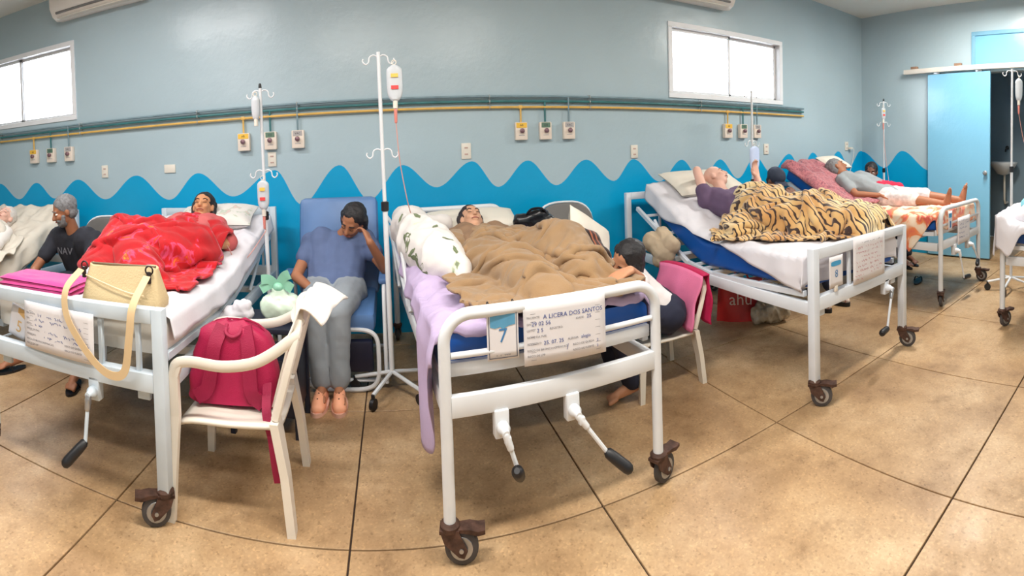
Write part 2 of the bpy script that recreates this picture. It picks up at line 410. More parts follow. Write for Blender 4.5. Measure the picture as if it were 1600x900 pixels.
# windows: white aluminium sliding sashes in a white frame
glass = nodes('window_glass')[0]; gp = glass.node_tree.nodes['Principled BSDF']
gp.inputs['Transmission Weight'].default_value = 1.; gp.inputs['Roughness'].default_value = .02; gp.inputs['IOR'].default_value = 1.02; gp.inputs['Base Color'].default_value = (1, 1, 1, 1)
winwhite = M('window_white', srgb(236, 238, 242), .4, .03)
for k, (a, b, c, d) in enumerate((WIN1, WIN2)):
    w_ = bpy.data.objects.new('window_%d' % (k + 1), None); w_.location = ((a + b) / 2, D, c); COL.objects.link(w_); tag(w_, kind='structure')
    fr = MB(); t = .05
    for A, B in (((a, c + t / 2), (b, c + t / 2)), ((a, d - t / 2), (b, d - t / 2))): fr.beam((A[0], D + .031, A[1]), (B[0], D + .031, B[1]), .09, t)
    for x in (a + t / 2, b - t / 2): fr.beam((x, D + .03, c + t), (x, D + .03, d - t), t, .09, upv=(0, 1, 0))
    part(w_, 'window_frame', fr, winwhite)
    nb = 2; ww = (b - a - 2 * t) / nb
    for i in range(nb):
        s0 = a + t + i * ww; s1 = s0 + ww + (.03 if i == 0 else 0); yy = D + .05 + .025 * i; sb = MB(); e = .028
        sb.beam((s0, yy, c + t + e / 2), (s1, yy, c + t + e / 2), .022, e, .002); sb.beam((s0, yy, d - t - e / 2), (s1, yy, d - t - e / 2), .022, e, .002)
        sb.beam((s0 + e / 2, yy, c + t), (s0 + e / 2, yy, d - t), e, .022, .002, upv=(0, 1, 0)); sb.beam((s1 - e / 2, yy, c + t), (s1 - e / 2, yy, d - t), e, .022, .002, upv=(0, 1, 0))
        so = part(w_, 'sash', sb, winwhite)
        g = MB(); g.box(((s0 + s1) / 2, yy, (c + d) / 2), (s1 - s0 - 2 * e, .004, d - c - 2 * t - 2 * e)); part(so, 'pane', g, glass)

# sliding door, its track, transom trim
door_m = paint('door_sky_blue', srgb(128, 190, 222), .22, .05)
d_ = bpy.data.objects.new('door_1', None); d_.location = (W - .05, 2.48, .02); COL.objects.link(d_); tag(d_, kind='structure')
mb = MB(); mb.box((W - .05, 2.485, 1.19), (.035, .89, 2.34), bev=.003); part(d_, 'door_leaf', mb, door_m)
mb = MB(); mb.lathe([(.012, 0), (.012, .02), (.026, .025), (.03, .045), (.018, .058), (.002, .06)], (W - .067, 2.09, 1.10), Matrix(((0, 0, -1), (0, 1, 0), (1, 0, 0)))); part(d_, 'door_knob', mb, steel)
for y in (2.2, 2.8):
    mb = MB(); mb.box((W - .05, y, 2.385), (.03, .09, .05), bev=.004); mb.cyl((W - .075, y, 2.40), (W - .03, y, 2.40), .022); part(d_, 'roller_hanger', mb, steel)
mb = MB(); mb.box((W - .07, 2.05, 2.415), (.05, 2.48, .06), bev=.004)
tag(single('trim_1', mb, M('track_white', srgb(238, 232, 224), .45, .05), None, None, (W - .07, 2.05, 2.41)), kind='structure')
for i, y in enumerate((1.2, 2.5, 3.15)):
    mb = MB(); mb.box((W - .03, y, 2.46), (.05, .1, .05), bev=.004); o = part(bpy.data.objects['trim_1'], 'wall_bracket', mb, M('bracket_brown', srgb(150, 118, 96), .6, .2))
mb = MB()
mb.box((W - .012, 2.29, 2.61), (.03, .05, .42), bev=.004); mb.box((W - .012, 1.55, 2.84), (.03, 1.53, .05), bev=.004); mb.box((W - .012, .8, 2.61), (.03, .05, .42), bev=.004)
tag(single('trim_2', mb, trim_m, None, None, (W, 1.55, 2.6)), kind='structure')
mb = MB(); mb.box((W - .004, 1.55, 2.63), (.01, 1.44, .38)); tag(single('trim_3', mb, door_m, None, None, (W, 1.55, 2.6)), kind='structure')
# ================================================================== ceiling lamps (above the picture) and the added rear fill lamps
tube_m = nodes('lamp_tube')[0]; tp = tube_m.node_tree.nodes['Principled BSDF']
tp.inputs['Emission Color'].default_value = (1, .96, .9, 1); tp.inputs['Emission Strength'].default_value = 3.0
for i, (x, y, pw, lc) in enumerate(LAMPS):
    t = thing('ceiling_light', ['twin tube ceiling light in front of the left air conditioner', 'twin tube ceiling light above the plastic chair with the backpack', 'twin tube ceiling light over the foot of bed seven', 'twin tube ceiling light near the sliding door', 'added twin tube fill light behind the viewer on the left', 'added twin tube fill light behind the viewer in the middle', 'added twin tube fill light behind the viewer on the right'][i], 'ceiling light', (x, y, CEIL - .09))
    mb = MB(); mb.box((x, y, CEIL - .03), (1.24, .22, .05), bev=.008); part(t, 'housing', mb, winwhite)
    for dy in (-.05, .05):
        mb = MB(); mb.cyl((x - .59, y + dy, CEIL - .075), (x + .59, y + dy, CEIL - .075), .014, 10); part(t, 'tube', mb, tube_m)
    l = area('lamp_light', (0, 0, -.012), 1.18, .2, pw, (0, 0, 0), lc); l.parent = t

# ================================================================== medical gas pipes, outlets
pipe_yel = M('pipe_yellow', srgb(222, 178, 92), .4, .1, 12); pipe_grn = M('pipe_green', srgb(52, 112, 116), .4, .15, 12); pipe_gry = M('pipe_grey', srgb(120, 144, 154), .4, .12, 12)
clampm = M('clamp_metal', srgb(190, 196, 196), .4, .1, metal=.5)
GROUPS = [(-3.66, -3.41, -3.16), (-1.26, -1.02, -.78), (1.11, 1.33, 1.55), (3.36, 3.58, 3.79)]
for nm, mt, z, yy, k, lab, r in (('gas_pipe', pipe_gry, 1.893, .035, 2, 'grey gas pipe along the back wall, topmost of three', .010), ('gas_pipe', pipe_grn, 1.853, .03, 1, 'dark green gas pipe along the back wall, middle of three', .011), ('gas_pipe', pipe_yel, 1.805, .03, 0, 'yellow gas pipe along the back wall, lowest of three', .0105)):
    t = thing(nm, lab, 'pipe', (0, D, z), 'gas pipes on the back wall')
    mb = MB(); mb.tube([(WL + .02, D - yy, z), (4.6, D - yy, z)], r, 10); part(t, 'pipe_run', mb, mt)
    for g in GROUPS:
        x = g[k]; mb = MB(); mb.tube([(x, D - yy, z), (x, D - yy, 1.66)], r * .8, 8); part(t, 'drop_pipe', mb, mt)
        if k == 0: mb = MB(); mb.box((x, D - yy, z), (.035, .026, .03), bev=.006); part(t, 'tee_joint', mb, mt)
    for x in (-1.69, -.78, .06, .84, 1.76, 3.0, -3.0, -4.2):
        mb = MB(); mb.tube(arc((x, D - yy, z), r + .004, -PI / 2, 3 * PI / 2, 12, 'yz'), .004, 6); mb.box((x, D - .008, z), (.018, .016, .04), bev=.003); part(t, 'pipe_clamp', mb, clampm)
box_m = M('outlet_ivory', srgb(232, 218, 204), .45, .04); ylab = M('label_yellow', srgb(238, 190, 70), .5, .05); glab = M('label_green', srgb(92, 122, 104), .5, .05); wlab = M('label_grey', srgb(176, 172, 172), .5, .05); knobm = M('outlet_knob', srgb(120, 92, 100), .4, .2, metal=.4)
WHERE = ['near the left window', 'above the bed with the red blanket', 'above the grey chair beside bed seven', 'under the right window']
for gi, g in enumerate(GROUPS):
    for k, x in enumerate(g):
        z = 1.605; cn = ('yellow', 'green', 'grey')[k]
        t = thing('gas_outlet', 'ivory gas outlet box with %s label %s' % (cn, WHERE[gi]), 'gas outlet', (x, D, z), 'gas outlet boxes')
        mb = MB(); mb.box((x, D - .025, z), (.108, .05, .148), bev=.008); part(t, 'box_body', mb, box_m)
        mb = MB(); mb.box((x, D - .0515, z + .048), (.094 if k == 0 else .08, .003, .042), bev=.001); part(t, 'label_band', mb, (ylab, glab, wlab)[k])
        mb = MB(); mb.lathe([(.016, 0), (.016, .012), (.02, .014), (.02, .026), (.012, .032), (.002, .033)], (x, D - .05, z + .002), Matrix(((1, 0, 0), (0, 0, -1), (0, 1, 0)))); part(t, 'valve_knob', mb, knobm)
        mb = MB(); mb.box((x, D - .0508, z - .035), (.05, .002, .006)); part(t, 'small_print', mb, wlab)
        tm = text_mb([(('AR', 'O2', 'VAC')[k], 0, -.009, .026, 'CENTER')], lambda a, b, c, x=x, z=z: (x + a, D - .0531 - c, z + .048 + b)); part(t, 'label_text', tm, black_plastic)
PLUGS = [(-2.73, 1.41, .075, .12, 'white wall socket beneath the left window outlets'), (-2.0, 1.41, .115, .075, 'blank white cover plate left of the red blanket bed'), (-1.02, 1.45, .075, .12, 'white wall socket half behind the left drip pole'), (.63, 1.455, .082, .13, 'white wall socket right of the tall drip pole'), (2.22, 1.41, .075, .12, 'white wall socket left of the right window'), (3.96, 1.41, .075, .12, 'white wall socket right of the middle drip pole'), (5.55, 1.44, .075, .12, 'white wall socket with plugged lead in the far corner')]
slot = M('socket_slot', srgb(190, 160, 150), .5, .05)
for i, (x, z, w, h, lab) in enumerate(PLUGS):
    t = thing('wall_socket', lab, 'wall socket', (x, D, z), 'wall sockets')
    mb = MB(); mb.box((x, D - .006, z), (w, .012, h), bev=.004); part(t, 'cover_plate', mb, plastic_white)
    if w < h:
        for dz in (-.026, .026):
            mb = MB(); mb.box((x, D - .0125, z + dz), (.03, .003, .012), bev=.001); part(t, 'socket_holes', mb, slot)
    if i == 6:
        mb = MB(); mb.box((x + .05, D - .04, z - .03), (.05, .05, .03), bev=.006); pl = part(t, 'plug', mb, plastic_white)
        mb = MB(); mb.tube(smooth([(x + .07, D - .05, z - .03), (x + .12, D - .05, z - .05), (x + .1, D - .04, z - .2), (x + .04, D - .03, z - .36)]), .004, 6); part(pl, 'lead', mb, plastic_white)

# ================================================================== air conditioners
for x0, x1, z0, lab in ((-3.2, -2.15, 2.95, 'white wall air conditioner above the left window corner'), (2.35, 3.35, 2.83, 'white wall air conditioner above the right window')):
    t = thing('air_conditioner', lab, 'air conditioner', ((x0 + x1) / 2, D, z0), 'split air conditioners')
    prof = [(D, z0 + .02), (D - .1, z0), (D - .17, z0 + .03), (D - .215, z0 + .1), (D - .22, z0 + .2), (D - .2, z0 + .27), (D - .14, z0 + .295), (D, z0 + .295)]
    mb = MB(); n = len(prof); vs = [(x, y, z) for x in (x0, x1) for y, z in prof]
    mb._add(vs, [(i, (i + 1) % n, n + (i + 1) % n, n + i) for i in range(n)] + [tuple(range(n)), tuple(range(2 * n - 1, n - 1, -1))], False); part(t, 'casing', mb, M('ac_casing', srgb(232, 228, 222), .35, .03))
    mb = MB(); mb.beam((x0 + .06, D - .135, z0 + .012), (x1 - .06, D - .135, z0 + .012), .075, .012, .003); part(t, 'air_flap', mb, plastic_white)
    mb = MB(); mb.beam((x0 + .06, D - .19, z0 + .055), (x1 - .06, D - .19, z0 + .055), .02, .02, .003); part(t, 'outlet_slot', mb, M('ac_slot', srgb(120, 118, 118), .6, .1))

# ================================================================== sink in the side room
t = thing('wall_sink', 'small white wall sink seen through the doorway', 'sink', (7.3, 2.3, .9))
mb = MB(); mb.lathe([(.03, -.18), (.1, -.16), (.19, -.05), (.225, 0), (.225, .02), (.19, .02), (.15, -.04), (.02, -.1)], (7.3, 2.3, 1.18)); part(t, 'basin', mb, M('sink_ceramic', srgb(214, 218, 220), .25, .04))
mb = MB(); mb.tube([(7.36, 2.3, 1.0), (7.36, 2.3, .62), (7.4, 2.3, .56), (7.54, 2.3, .56)], .018); part(t, 'waste_pipe', mb, plastic_white)
mb = MB(); mb.tube(smooth([(7.54, 2.3, 1.4), (7.44, 2.3, 1.4), (7.4, 2.3, 1.36)]), .014); mb.ell((7.5, 2.3, 1.42), (.03, .03, .03)); part(t, 'tap', mb, black_plastic)

# ================================================================== hospital beds
def caster(par, x, y, ang, brake=True, scale=1.0, rusty=True):
    """fork, wheel, brake lever around a post that ends at z .125"""
    c, s = math.cos(ang), math.sin(ang)
    mtl = rust if rusty else black_plastic
    T = lambda a, b, z: (x + (a * c - b * s) * scale, y + (a * s + b * c) * scale, z)
    R = Matrix(((c, -s, 0), (s, c, 0), (0, 0, 1)))
    mb = MB(); mb.lathe([(.026, .118), (.034, .122), (.036, .14), (.028, .15), (.024, .15)], (x, y, 0))
    for sd in (-1, 1):
        pl = [(-.035, .128), (.03, .128), (.062, .06), (.05, .035), (.03, .04), (-.02, .085)]
        vs = [T(a, sd * b, z) for b in (.02, .027) for a, z in pl]; n = len(pl)
        mb._add(vs, [tuple(range(n)), tuple(range(2 * n - 1, n - 1, -1))] + [(i, (i + 1) % n, n + (i + 1) % n, n + i) for i in range(n)], False)
    mb.box(T(-.002, 0, .124), (.07, .054, .012), R)
    cs = part(par, 'caster', mb, mtl)
    mb = MB(); Rw = Matrix(((c, 0, -s), (s, 0, c), (0, 1, 0))) ; Rw = Matrix(((c, 0, -s), (s, 0, c), (0, -1, 0)))
    mb.lathe([(.01, -.015), (.05, -.016), (.06, -.012), (.0615, 0), (.06, .012), (.05, .016), (.01, .015)], T(.04, 0, .0625), Rw, 24); part(cs, 'wheel', mb, rubber)
    mb = MB(); mb.lathe([(.004, -.017), (.02, -.017), (.024, -.0185), (.04, -.0175), (.042, -.015), (.042, .015), (.04, .0175), (.024, .0185), (.02, .017), (.004, .017)], T(.04, 0, .0625), Rw, 24)
    mb.cyl(T(.04, -.03, .0625), T(.04, .03, .0625), .008); part(cs, 'hub', mb, steel)
    if brake:
        mb = MB(); vs = []; fs = []
        for a, z, w in ((.03, .132, .022), (.07, .135, .026), (.10, .128, .028), (.125, .132, .026), (.126, .118, .026), (.1, .112, .026), (.07, .118, .024), (.03, .12, .02)):
            vs += [T(a, -w, z), T(a, w, z)]
        n = 8
        fs = [(2 * i, 2 * i + 1, 2 * ((i + 1) % n) + 1, 2 * ((i + 1) % n)) for i in range(n)] + [tuple(2 * i for i in range(n)), tuple(2 * i + 1 for i in range(n - 1, -1, -1))]
        mb._add(vs, fs, False); part(cs, 'brake_lever', mb, mtl)
def crank(par, x, y, z, tip, mat, folded=False, wide=True):
    """gear bracket under the foot beam, shaft, universal joint, rod, black grip; tip = where the grip starts and ends"""
    mb = MB(); mb.box((x, y, z), (.055, .04, .1), bev=.005); mb.lathe([(.024, 0), (.024, .02), (.016, .03), (.012, .05)], (x, y - .02, z - .01), Matrix(((1, 0, 0), (0, 0, -1), (0, 1, 0)))); k = part(par, 'crank', mb, mat)
    a, b = Vector(tip[0]), Vector(tip[1]); p0 = Vector((x, y - .06, z - .015)); dr = (a - p0).normalized()
    mb = MB(); mb.cyl((x, y - .04, z - .01), tuple(p0), .011); mb.capsule(p0, p0 + dr * .05, .014, .013); mb.box(p0 + dr * .02, (.024, .024, .03), bev=.005); part(k, 'universal_joint', mb, white_metal if not folded else steel)
    mb = MB(); mb.tube(smooth([p0 + dr * .05, p0 * .5 + a * .5, a, a + (b - a) * .15]), .0085, 8); part(k, 'crank_rod', mb, mat)
    d = (b - a).normalized(); L = (b - a).length
    mb = MB(); mb.tube([a - d * .005, a + d * .005, a + d * L * .3, a + d * L * .8, b - d * .008, b], [.012, .019, .021, .022, .019, .010], 12); part(k, 'crank_grip', mb, black_plastic)
def bed_common(t, xa, xb, yf, yh, prof, mt, ztop, th=.13):
    """under-frame, side rails, platform following the mattress underside"""
    for x in (xa + .03, xb - .03):
        mb = MB(); mb.beam((x, yf + .03, .53), (x, yh - .03, .53), .035, .07, .004); part(t, 'side_rail', mb, mt)
    for y in (yf + .45, yf + 1.05, yf + 1.65):
        mb = MB(); mb.beam((xa + .04, y, .53), (xb - .04, y, .53), .035, .04, .003); part(t, 'cross_member', mb, mt)
    for x in (xa + .035, xb - .035):
        mb = MB()
        for (y0, z0), (y1, z1) in zip(prof, prof[1:]): mb.beam((x, y0, z0 - th - .025), (x, y1, z1 - th - .025), .03, .035, .003)
        part(t, 'platform_rail', mb, mt)
    for (y0, z0), (y1, z1) in zip(prof, prof[1:]):
        for f in (.15, .5, .85):
            y = y0 + (y1 - y0) * f; z = z0 + (z1 - z0) * f - th - .03
            mb = MB(); mb.beam((xa + .05, y, z), (xb - .05, y, z), .025, .02, .002); part(t, 'slat', mb, mt)
    k = max(range(len(prof)), key=lambda i: prof[i][1]); y1, z1 = prof[k]
    if z1 > .86:
        for x in (xa + .06, xb - .06):
            mb = MB(); mb.tube([(x, y1 - .25, z1 - .27), (x, y1 - .55, .56)], .012, 8); part(t, 'backrest_strut', mb, mt)
def round_bed(label, xa, xb, yf, yh, prof, zf=.88, zh=1.04, cranks=(), angs=None, name='hospital_bed', swap=False, th=.13):
    t = thing(name, label, 'bed', ((xa + xb) / 2, yf, 0), 'hospital beds'); mt = white_metal; r = .0225
    for y, zt, nm in ((yf, zf, 'head' if swap else 'foot'), (yh, zh, 'foot' if swap else 'head')):
        rc = .10; zz = zt - r
        mb = MB(); mb.tube([(xa + r, y, zz - rc)] + [(a, y, c) for a, _, c in arc((xa + r + rc, y, zz - rc), rc, PI, PI / 2, 8)] + [(a, y, c) for a, _, c in arc((xb - r - rc, y, zz - rc), rc, PI / 2, 0, 8)] + [(xb - r, y, zz - rc)], r, 14); part(t, nm + '_rail', mb, mt)
        for x in (xa + r, xb - r):
            mb = MB(); mb.tube([(x, y, .125), (x, y, zz - rc)], r, 14); part(t, 'leg', mb, mt)
        mb = MB(); mb.tube([(xa + 2 * r, y, .72), (xb - 2 * r, y, .72)], .012, 10); part(t, nm + '_bar', mb, mt)
        if nm == 'head':
            for f in (.25, .5, .75): mb = MB(); mb.tube([(xa + (xb - xa) * f, y, .72), (xa + (xb - xa) * f, y, zz)], .009, 8); part(t, 'head_bar', mb, mt)
        mb = MB(); mb.beam((xa + 2 * r - .005, y, .545), (xb - 2 * r + .005, y, .545), .03, .075, .004); part(t, nm + '_beam', mb, mt)
    mb = MB(); mb.beam((xa + .03, yf + .05, .655), (xb - .03, yf + .05, .655), .03, .05, .004); part(t, 'end_plate', mb, mt)
    bed_common(t, xa, xb, yf, yh, prof, mt, zf, th)
    angs = angs or (0.3, .8, 1.5, 1.5)
    for (x, y), a in zip(((xa + r, yf), (xb - r, yf), (xa + r, yh), (xb - r, yh)), angs): caster(t, x, y, a)
    for (x, tip) in cranks: crank(t, x, yf - .005, .465, tip, mt)
    return t
def square_bed(label, xa, xb, yf, yh, prof, zf=.86, zh=1.07, cranks=(), bars=(.2, .5, .8), mt=None, angs=None, name='hospital_bed', th=.13):
    t = thing(name, label, 'bed', ((xa + xb) / 2, yf, 0), 'hospital beds'); mt = mt or grey_enamel; w = .05
    for y, zt, nm in ((yf, zf, 'foot'), (yh, zh, 'head')):
        for x in (xa + w / 2, xb - w / 2):
            mb = MB(); mb.beam((x, y, .13), (x, y, zt), w, w, .004, upv=(0, 1, 0)); part(t, 'leg', mb, mt)
        mb = MB(); mb.beam((xa + w, y, zt - .03), (xb - w, y, zt - .03), w, .06, .004); part(t, nm + '_rail', mb, mt)
        mb = MB(); mb.beam((xa + w, y, .56), (xb - w, y, .56), w, .075, .004); part(t, nm + '_beam', mb, mt)
        for f in bars:
            x = xa + (xb - xa) * f; mb = MB(); mb.beam((x, y, .595), (x, y, zt - .055), .022, .022, .003, upv=(0, 1, 0)); part(t, nm + '_bar', mb, mt)
    bed_common(t, xa, xb, yf, yh, prof, mt, zf, th)
    for cx in (xa + .12, xb - .12): mb = MB(); mb.box((cx, yf + .03, .5), (.06, .02, .06), bev=.003); part(t, 'corner_plate', mb, mt)
    angs = angs or (2.6, 1.2, 1.5, 1.5)
    for (x, y), a in zip(((xa + w / 2, yf), (xb - w / 2, yf), (xa + w / 2, yh), (xb - w / 2, yh)), angs): caster(t, x, y, a)
    for (x, tip) in cranks: crank(t, x, yf - .005, .49, tip, mt, True)
    return t
def dense(prof, n=10):
    P = smooth([(0, y, z) for y, z in prof], n); return [(p.y, p.z) for p in P]
def zprof(prof, y):
    ys = [p[0] for p in prof]; return float(np.interp(y, ys, [p[1] for p in prof]))
blue_vinyl = M('blue_mattress_vinyl', srgb(10, 82, 168), .38, .08, 5)
sheet_white = M('white_sheet', srgb(216, 214, 221), .85, .03, 5, bump=.15, bscale=25)
def mattress(label, xa, xb, prof, t=.13, mt=None):
    mb = MB(); P = dense(prof); y0, y1 = P[0][0], P[-1][0]
    mb.rrect(P, xb - xa, t, xa, .035)
    return single('mattress', mb, mt or blue_vinyl, label, 'mattress', ((xa + xb) / 2, (y0 + y1) / 2, zprof(prof, y0)), 'mattresses', ang=60)
def sheet(name, label, cat, xa, xb, prof, y0, y1, hl, hr, mt, lift=.006, wr=.006, nx=70, ny=110, thick=.003, hf=0., sw=.018, extra=None, seed=0, hh=0., group=None, parent=None):
    """cloth laid on a mattress: hl(y), hr(y) = how far it hangs over the left and right edge, hf over the foot end"""
    ys = np.linspace(y0 - hf, y1 + hh, ny); A = np.zeros((ny, nx, 3)); w = xb - xa; R = .03
    for i, yv in enumerate(ys):
        L, Rr = hl(min(max(yv, y0), y1)), hr(min(max(yv, y0), y1)); s = np.linspace(-L, w + Rr, nx)
        yy = max(yv, y0); zt = zprof(prof, yy) + lift
        x = np.clip(s, 0, w) + xa; dn = np.maximum(0, -s) + np.maximum(0, s - w)
        sway = sw * np.sin(yv * 21 + seed + 3 * fbm(np.full(nx, yv * 3), s * 2)) * np.minimum(1, dn / .08)
        x = x + np.where(s < 0, -.02 - .016 * np.minimum(1, dn / .1) + sway, 0) + np.where(s > w, .014 + .02 * np.minimum(1, dn / .1) + sway, 0)
        round_ = .018 * np.exp(-((np.minimum(np.abs(s), np.abs(s - w))) / .03) ** 2)
        z = zt - dn - round_ * (dn == 0)
        if yv < y0: z = zt - np.maximum(dn, y0 - yv) - round_ * 0; yout = y0 - .016 - .006 * math.sin(yv * 9)
        else: yout = yv
        wrk = wr * (ridge(s * 5 + seed, np.full(nx, yv * 4.) + seed * 3) + .6 * fbm(s * 14, np.full(nx, yv * 13. + seed)))
        z = z + np.where(dn == 0, np.maximum(wrk, 0), 0)
        A[i, :, 0] = x; A[i, :, 1] = yout; A[i, :, 2] = z
    if extra is not None: A = extra(A)
    mb = MB(); mb.grid(A)
    if parent is not None: o = part(parent, name, mb, mt, ang=180)
    else: o = single(name, mb, mt, label, cat, (xa + w / 2, (y0 + y1) / 2, zprof(prof, (y0 + y1) / 2)), group, ang=180)
    solid(o, thick, 1.); return o

def iv_stand(label, x, y, ztop, hooks=((0, 1),), base=True, lean=(0, 0), tube=True, hookz=None, black_tip=False, thin=.011, ang=0.):
    t = thing('drip_stand', label, 'drip stand', (x, y, 0), 'drip stands')
    z1 = ztop * .55
    mb = MB(); mb.tube([(x, y, .12), (x + lean[0] * .5, y + lean[1] * .5, z1)], thin * 1.35, 12); part(t, 'lower_pole', mb, white_metal)
    mb = MB(); mb.tube([(x + lean[0] * .5, y + lean[1] * .5, z1 - .02), (x + lean[0], y + lean[1], ztop)], thin, 12); part(t, 'upper_pole', mb, white_metal)
    mb = MB(); mb.lathe([(thin * 1.4, -.03), (thin * 2, -.025), (thin * 2, .025), (thin * 1.2, .03)], (x + lean[0] * .5, y + lean[1] * .5, z1)); part(t, 'height_clamp', mb, black_plastic)
    if black_tip: mb = MB(); mb.capsule((x + lean[0], y + lean[1], ztop), (x + lean[0], y + lean[1], ztop + .02), .012, .01); part(t, 'end_cap', mb, black_plastic)
    for hz in (hookz or (ztop - .03,)):
        f = (hz / ztop); hx, hy = x + lean[0] * f, y + lean[1] * f
        for sd in (-1, 1):
            c, s = math.cos(ang) * sd, math.sin(ang) * sd
            pts = [(0, 0), (.03, .012), (.055, .0), (.062, -.03), (.08, -.042), (.098, -.025), (.094, -.008)]
            mb = MB(); mb.tube(smooth([(hx + a * c, hy + a * s, hz + b) for a, b in pts], 4), .0045, 8); part(t, 'hook', mb, white_metal)
    if base:
        for k in range(5):
            a = ang + .4 + 2 * PI * k / 5; ex, ey = x + .24 * math.cos(a), y + .24 * math.sin(a)
            mb = MB(); mb.tube([(x, y, .13), (ex, ey, .085)], .012, 8); lg = part(t, 'base_leg', mb, white_metal)
            mb = MB(); mb.cyl((ex - .012 * math.sin(a), ey + .012 * math.cos(a), .034), (ex + .012 * math.sin(a), ey - .012 * math.cos(a), .034), .033, 16); mb.cyl((ex, ey, .04), (ex, ey, .09), .012, 8); part(lg, 'wheel', mb, black_plastic)
    return t
clear = M('drip_bag_plastic', srgb(226, 232, 238), .25, .03, 8, trans=.25)
redp = M('drip_label_red', srgb(222, 70, 70), .5, .05); yelp = M('drip_label_yellow', srgb(236, 196, 90), .5, .05); tube_red = M('drip_tube', srgb(206, 150, 140), .4, .08)
def drip_bag(label, x, y, z, h=.26, w=.10, tubeto=None, fl=True, ang=0., mt=None):
    """bag hanging from its ring at (x, y, z)"""
    c, s = math.cos(ang), math.sin(ang)
    t = thing('drip_bag', label, 'drip bag', (x, y, z - h), 'drip bags')
    A = np.zeros((20, 17, 3)); prof = [(.012, 0), (.02, .03), (w * .36, .06), (w * .48, .1), (w * .5, .2), (w * .5, .55), (w * .47, .78), (w * .36, .92), (.02, .97), (.012, 1.)]
    zz = np.linspace(0, 1, 17); rr = np.interp(zz, [p[1] for p in prof], [p[0] for p in prof])
    for i in range(20):
        a = 2 * PI * i / 20; u = rr * math.cos(a); v = np.minimum(rr, .03) * .75 * math.sin(a)
        A[i, :, 0] = x + u * c - v * s; A[i, :, 1] = y + u * s + v * c; A[i, :, 2] = z - .03 - zz * h
    mb = MB(); mb.grid(A, True); part(t, 'bag_body', mb, mt or clear)
    mb = MB(); mb.tube(arc((x, y, z - .015), .014, 0, 2 * PI, 12), .003, 6); part(t, 'hanger_ring', mb, plastic_white)
    mb = MB(); mb.cyl((x, y, z - h - .02), (x, y, z - h - .07), .015, 12); part(t, 'bag_neck', mb, plastic_white)
    if fl:
        for zz_, mt_ in ((.3, yelp), (.62, redp)):
            mb = MB(); mb.box((x + .026 * s, y - .026 * c, z - .03 - zz_ * h), (w * .45, .004, .022), Matrix(((c, -s, 0), (s, c, 0), (0, 0, 1)))); part(t, 'printed_mark', mb, mt_)
    if tubeto:
        mb = MB(); mb.capsule((x, y, z - h - .08), (x, y, z - h - .15), .011, .009); part(t, 'drip_chamber', mb, M('chamber', srgb(214, 130, 120), .3, .1))
        mb = MB(); mb.tube(smooth([(x, y, z - h - .15)] + list(tubeto), 8), .003, 6); part(t, 'drip_line', mb, tube_red)
    return t
# ================================================================== soft shapes and people
def remesh(mb, name, par, mt, voxel, it=4, label=None, wr=0., wsc=9., cat=None, loc=None, group=None, fac=.5):
    if par is not None: o = part(par, name, mb, mt, label, ang=180)
    else: o = single(name, mb, mt, label, cat, loc, group, ang=180)
    m1 = o.modifiers.new('r', 'REMESH'); m1.mode = 'VOXEL'; m1.voxel_size = voxel; m1.use_smooth_shade = True
    m2 = o.modifiers.new('s', 'SMOOTH'); m2.iterations = it; m2.factor = fac
    bake(o)
    if wr:
        me = o.data; n = len(me.vertices); co = np.zeros(n * 3); no = np.zeros(n * 3)
        me.vertices.foreach_get('co', co); me.vertices.foreach_get('normal', no); co = co.reshape(-1, 3); no = no.reshape(-1, 3)
        a = fbm(co[:, 0] * wsc + 3.1, co[:, 1] * wsc + co[:, 2] * wsc * 1.3, 3); b = ridge(co[:, 0] * wsc * .7 + co[:, 2] * wsc * .4, co[:, 1] * wsc * .7)
        co = co + no * ((a - .5) * wr + np.maximum(b, -.3) * wr * .6)[:, None]
        me.vertices.foreach_set('co', co.reshape(-1)); me.update()
    me = o.data; me.polygons.foreach_set('use_smooth', [True] * len(me.polygons)); me.materials.clear(); me.materials.append(mt)
    return o
V = Vector
def lerp(a, b, t): return V(a) * (1 - t) + V(b) * t
def torso_caps(J, inf=0.):
    nb = lerp(J['shL'], J['shR'], .5); pel = lerp(J['hipL'], J['hipR'], .5); k = J.get('k', 1.)
    out = [(J['shL'], J['shR'], .058 * k + inf, .058 * k + inf), (J['hipL'], J['hipR'], .098 * k + inf, .098 * k + inf)]
    for s in ('L', 'R'): out.append((lerp(J['sh' + s], nb, .42), lerp(J['hip' + s], pel, .25), .088 * k + inf, .098 * k + inf))
    out.append((lerp(nb, pel, .15), pel, .085 * k + inf, .11 * k + inf)); return out
def arm_caps(J, s, inf=0., upto=2.):
    a, b, c = V(J['sh' + s]), V(J['el' + s]), V(J['wr' + s]); k = J.get('k', 1.); out = []
    e = lerp(a, b, min(1, upto)); out.append((a, e, .05 * k + inf, (.05 - .012 * min(1, upto)) * k + inf))
    if upto > 1: out.append((b, lerp(b, c, upto - 1), .038 * k + inf, (.038 - .012 * (upto - 1)) * k + inf))
    return out
def leg_caps(J, s, inf=0., upto=2.):
    a, b, c = V(J['hip' + s]), V(J['kn' + s]), V(J['an' + s]); k = J.get('k', 1.); out = []
    e = lerp(a, b, min(1, upto)); out.append((a, e, .085 * k + inf, (.085 - .028 * min(1, upto)) * k + inf))
    if upto > 1: out.append((b, lerp(b, c, upto - 1), .055 * k + inf, (.055 - .02 * (upto - 1)) * k + inf))
    return out
def head_frame(J):
    f = V(J['face']).normalized(); u = V(J['up']); u = (u - f * u.dot(f)).normalized(); s = f.cross(u)
    return Matrix((s, f, u)).transposed()
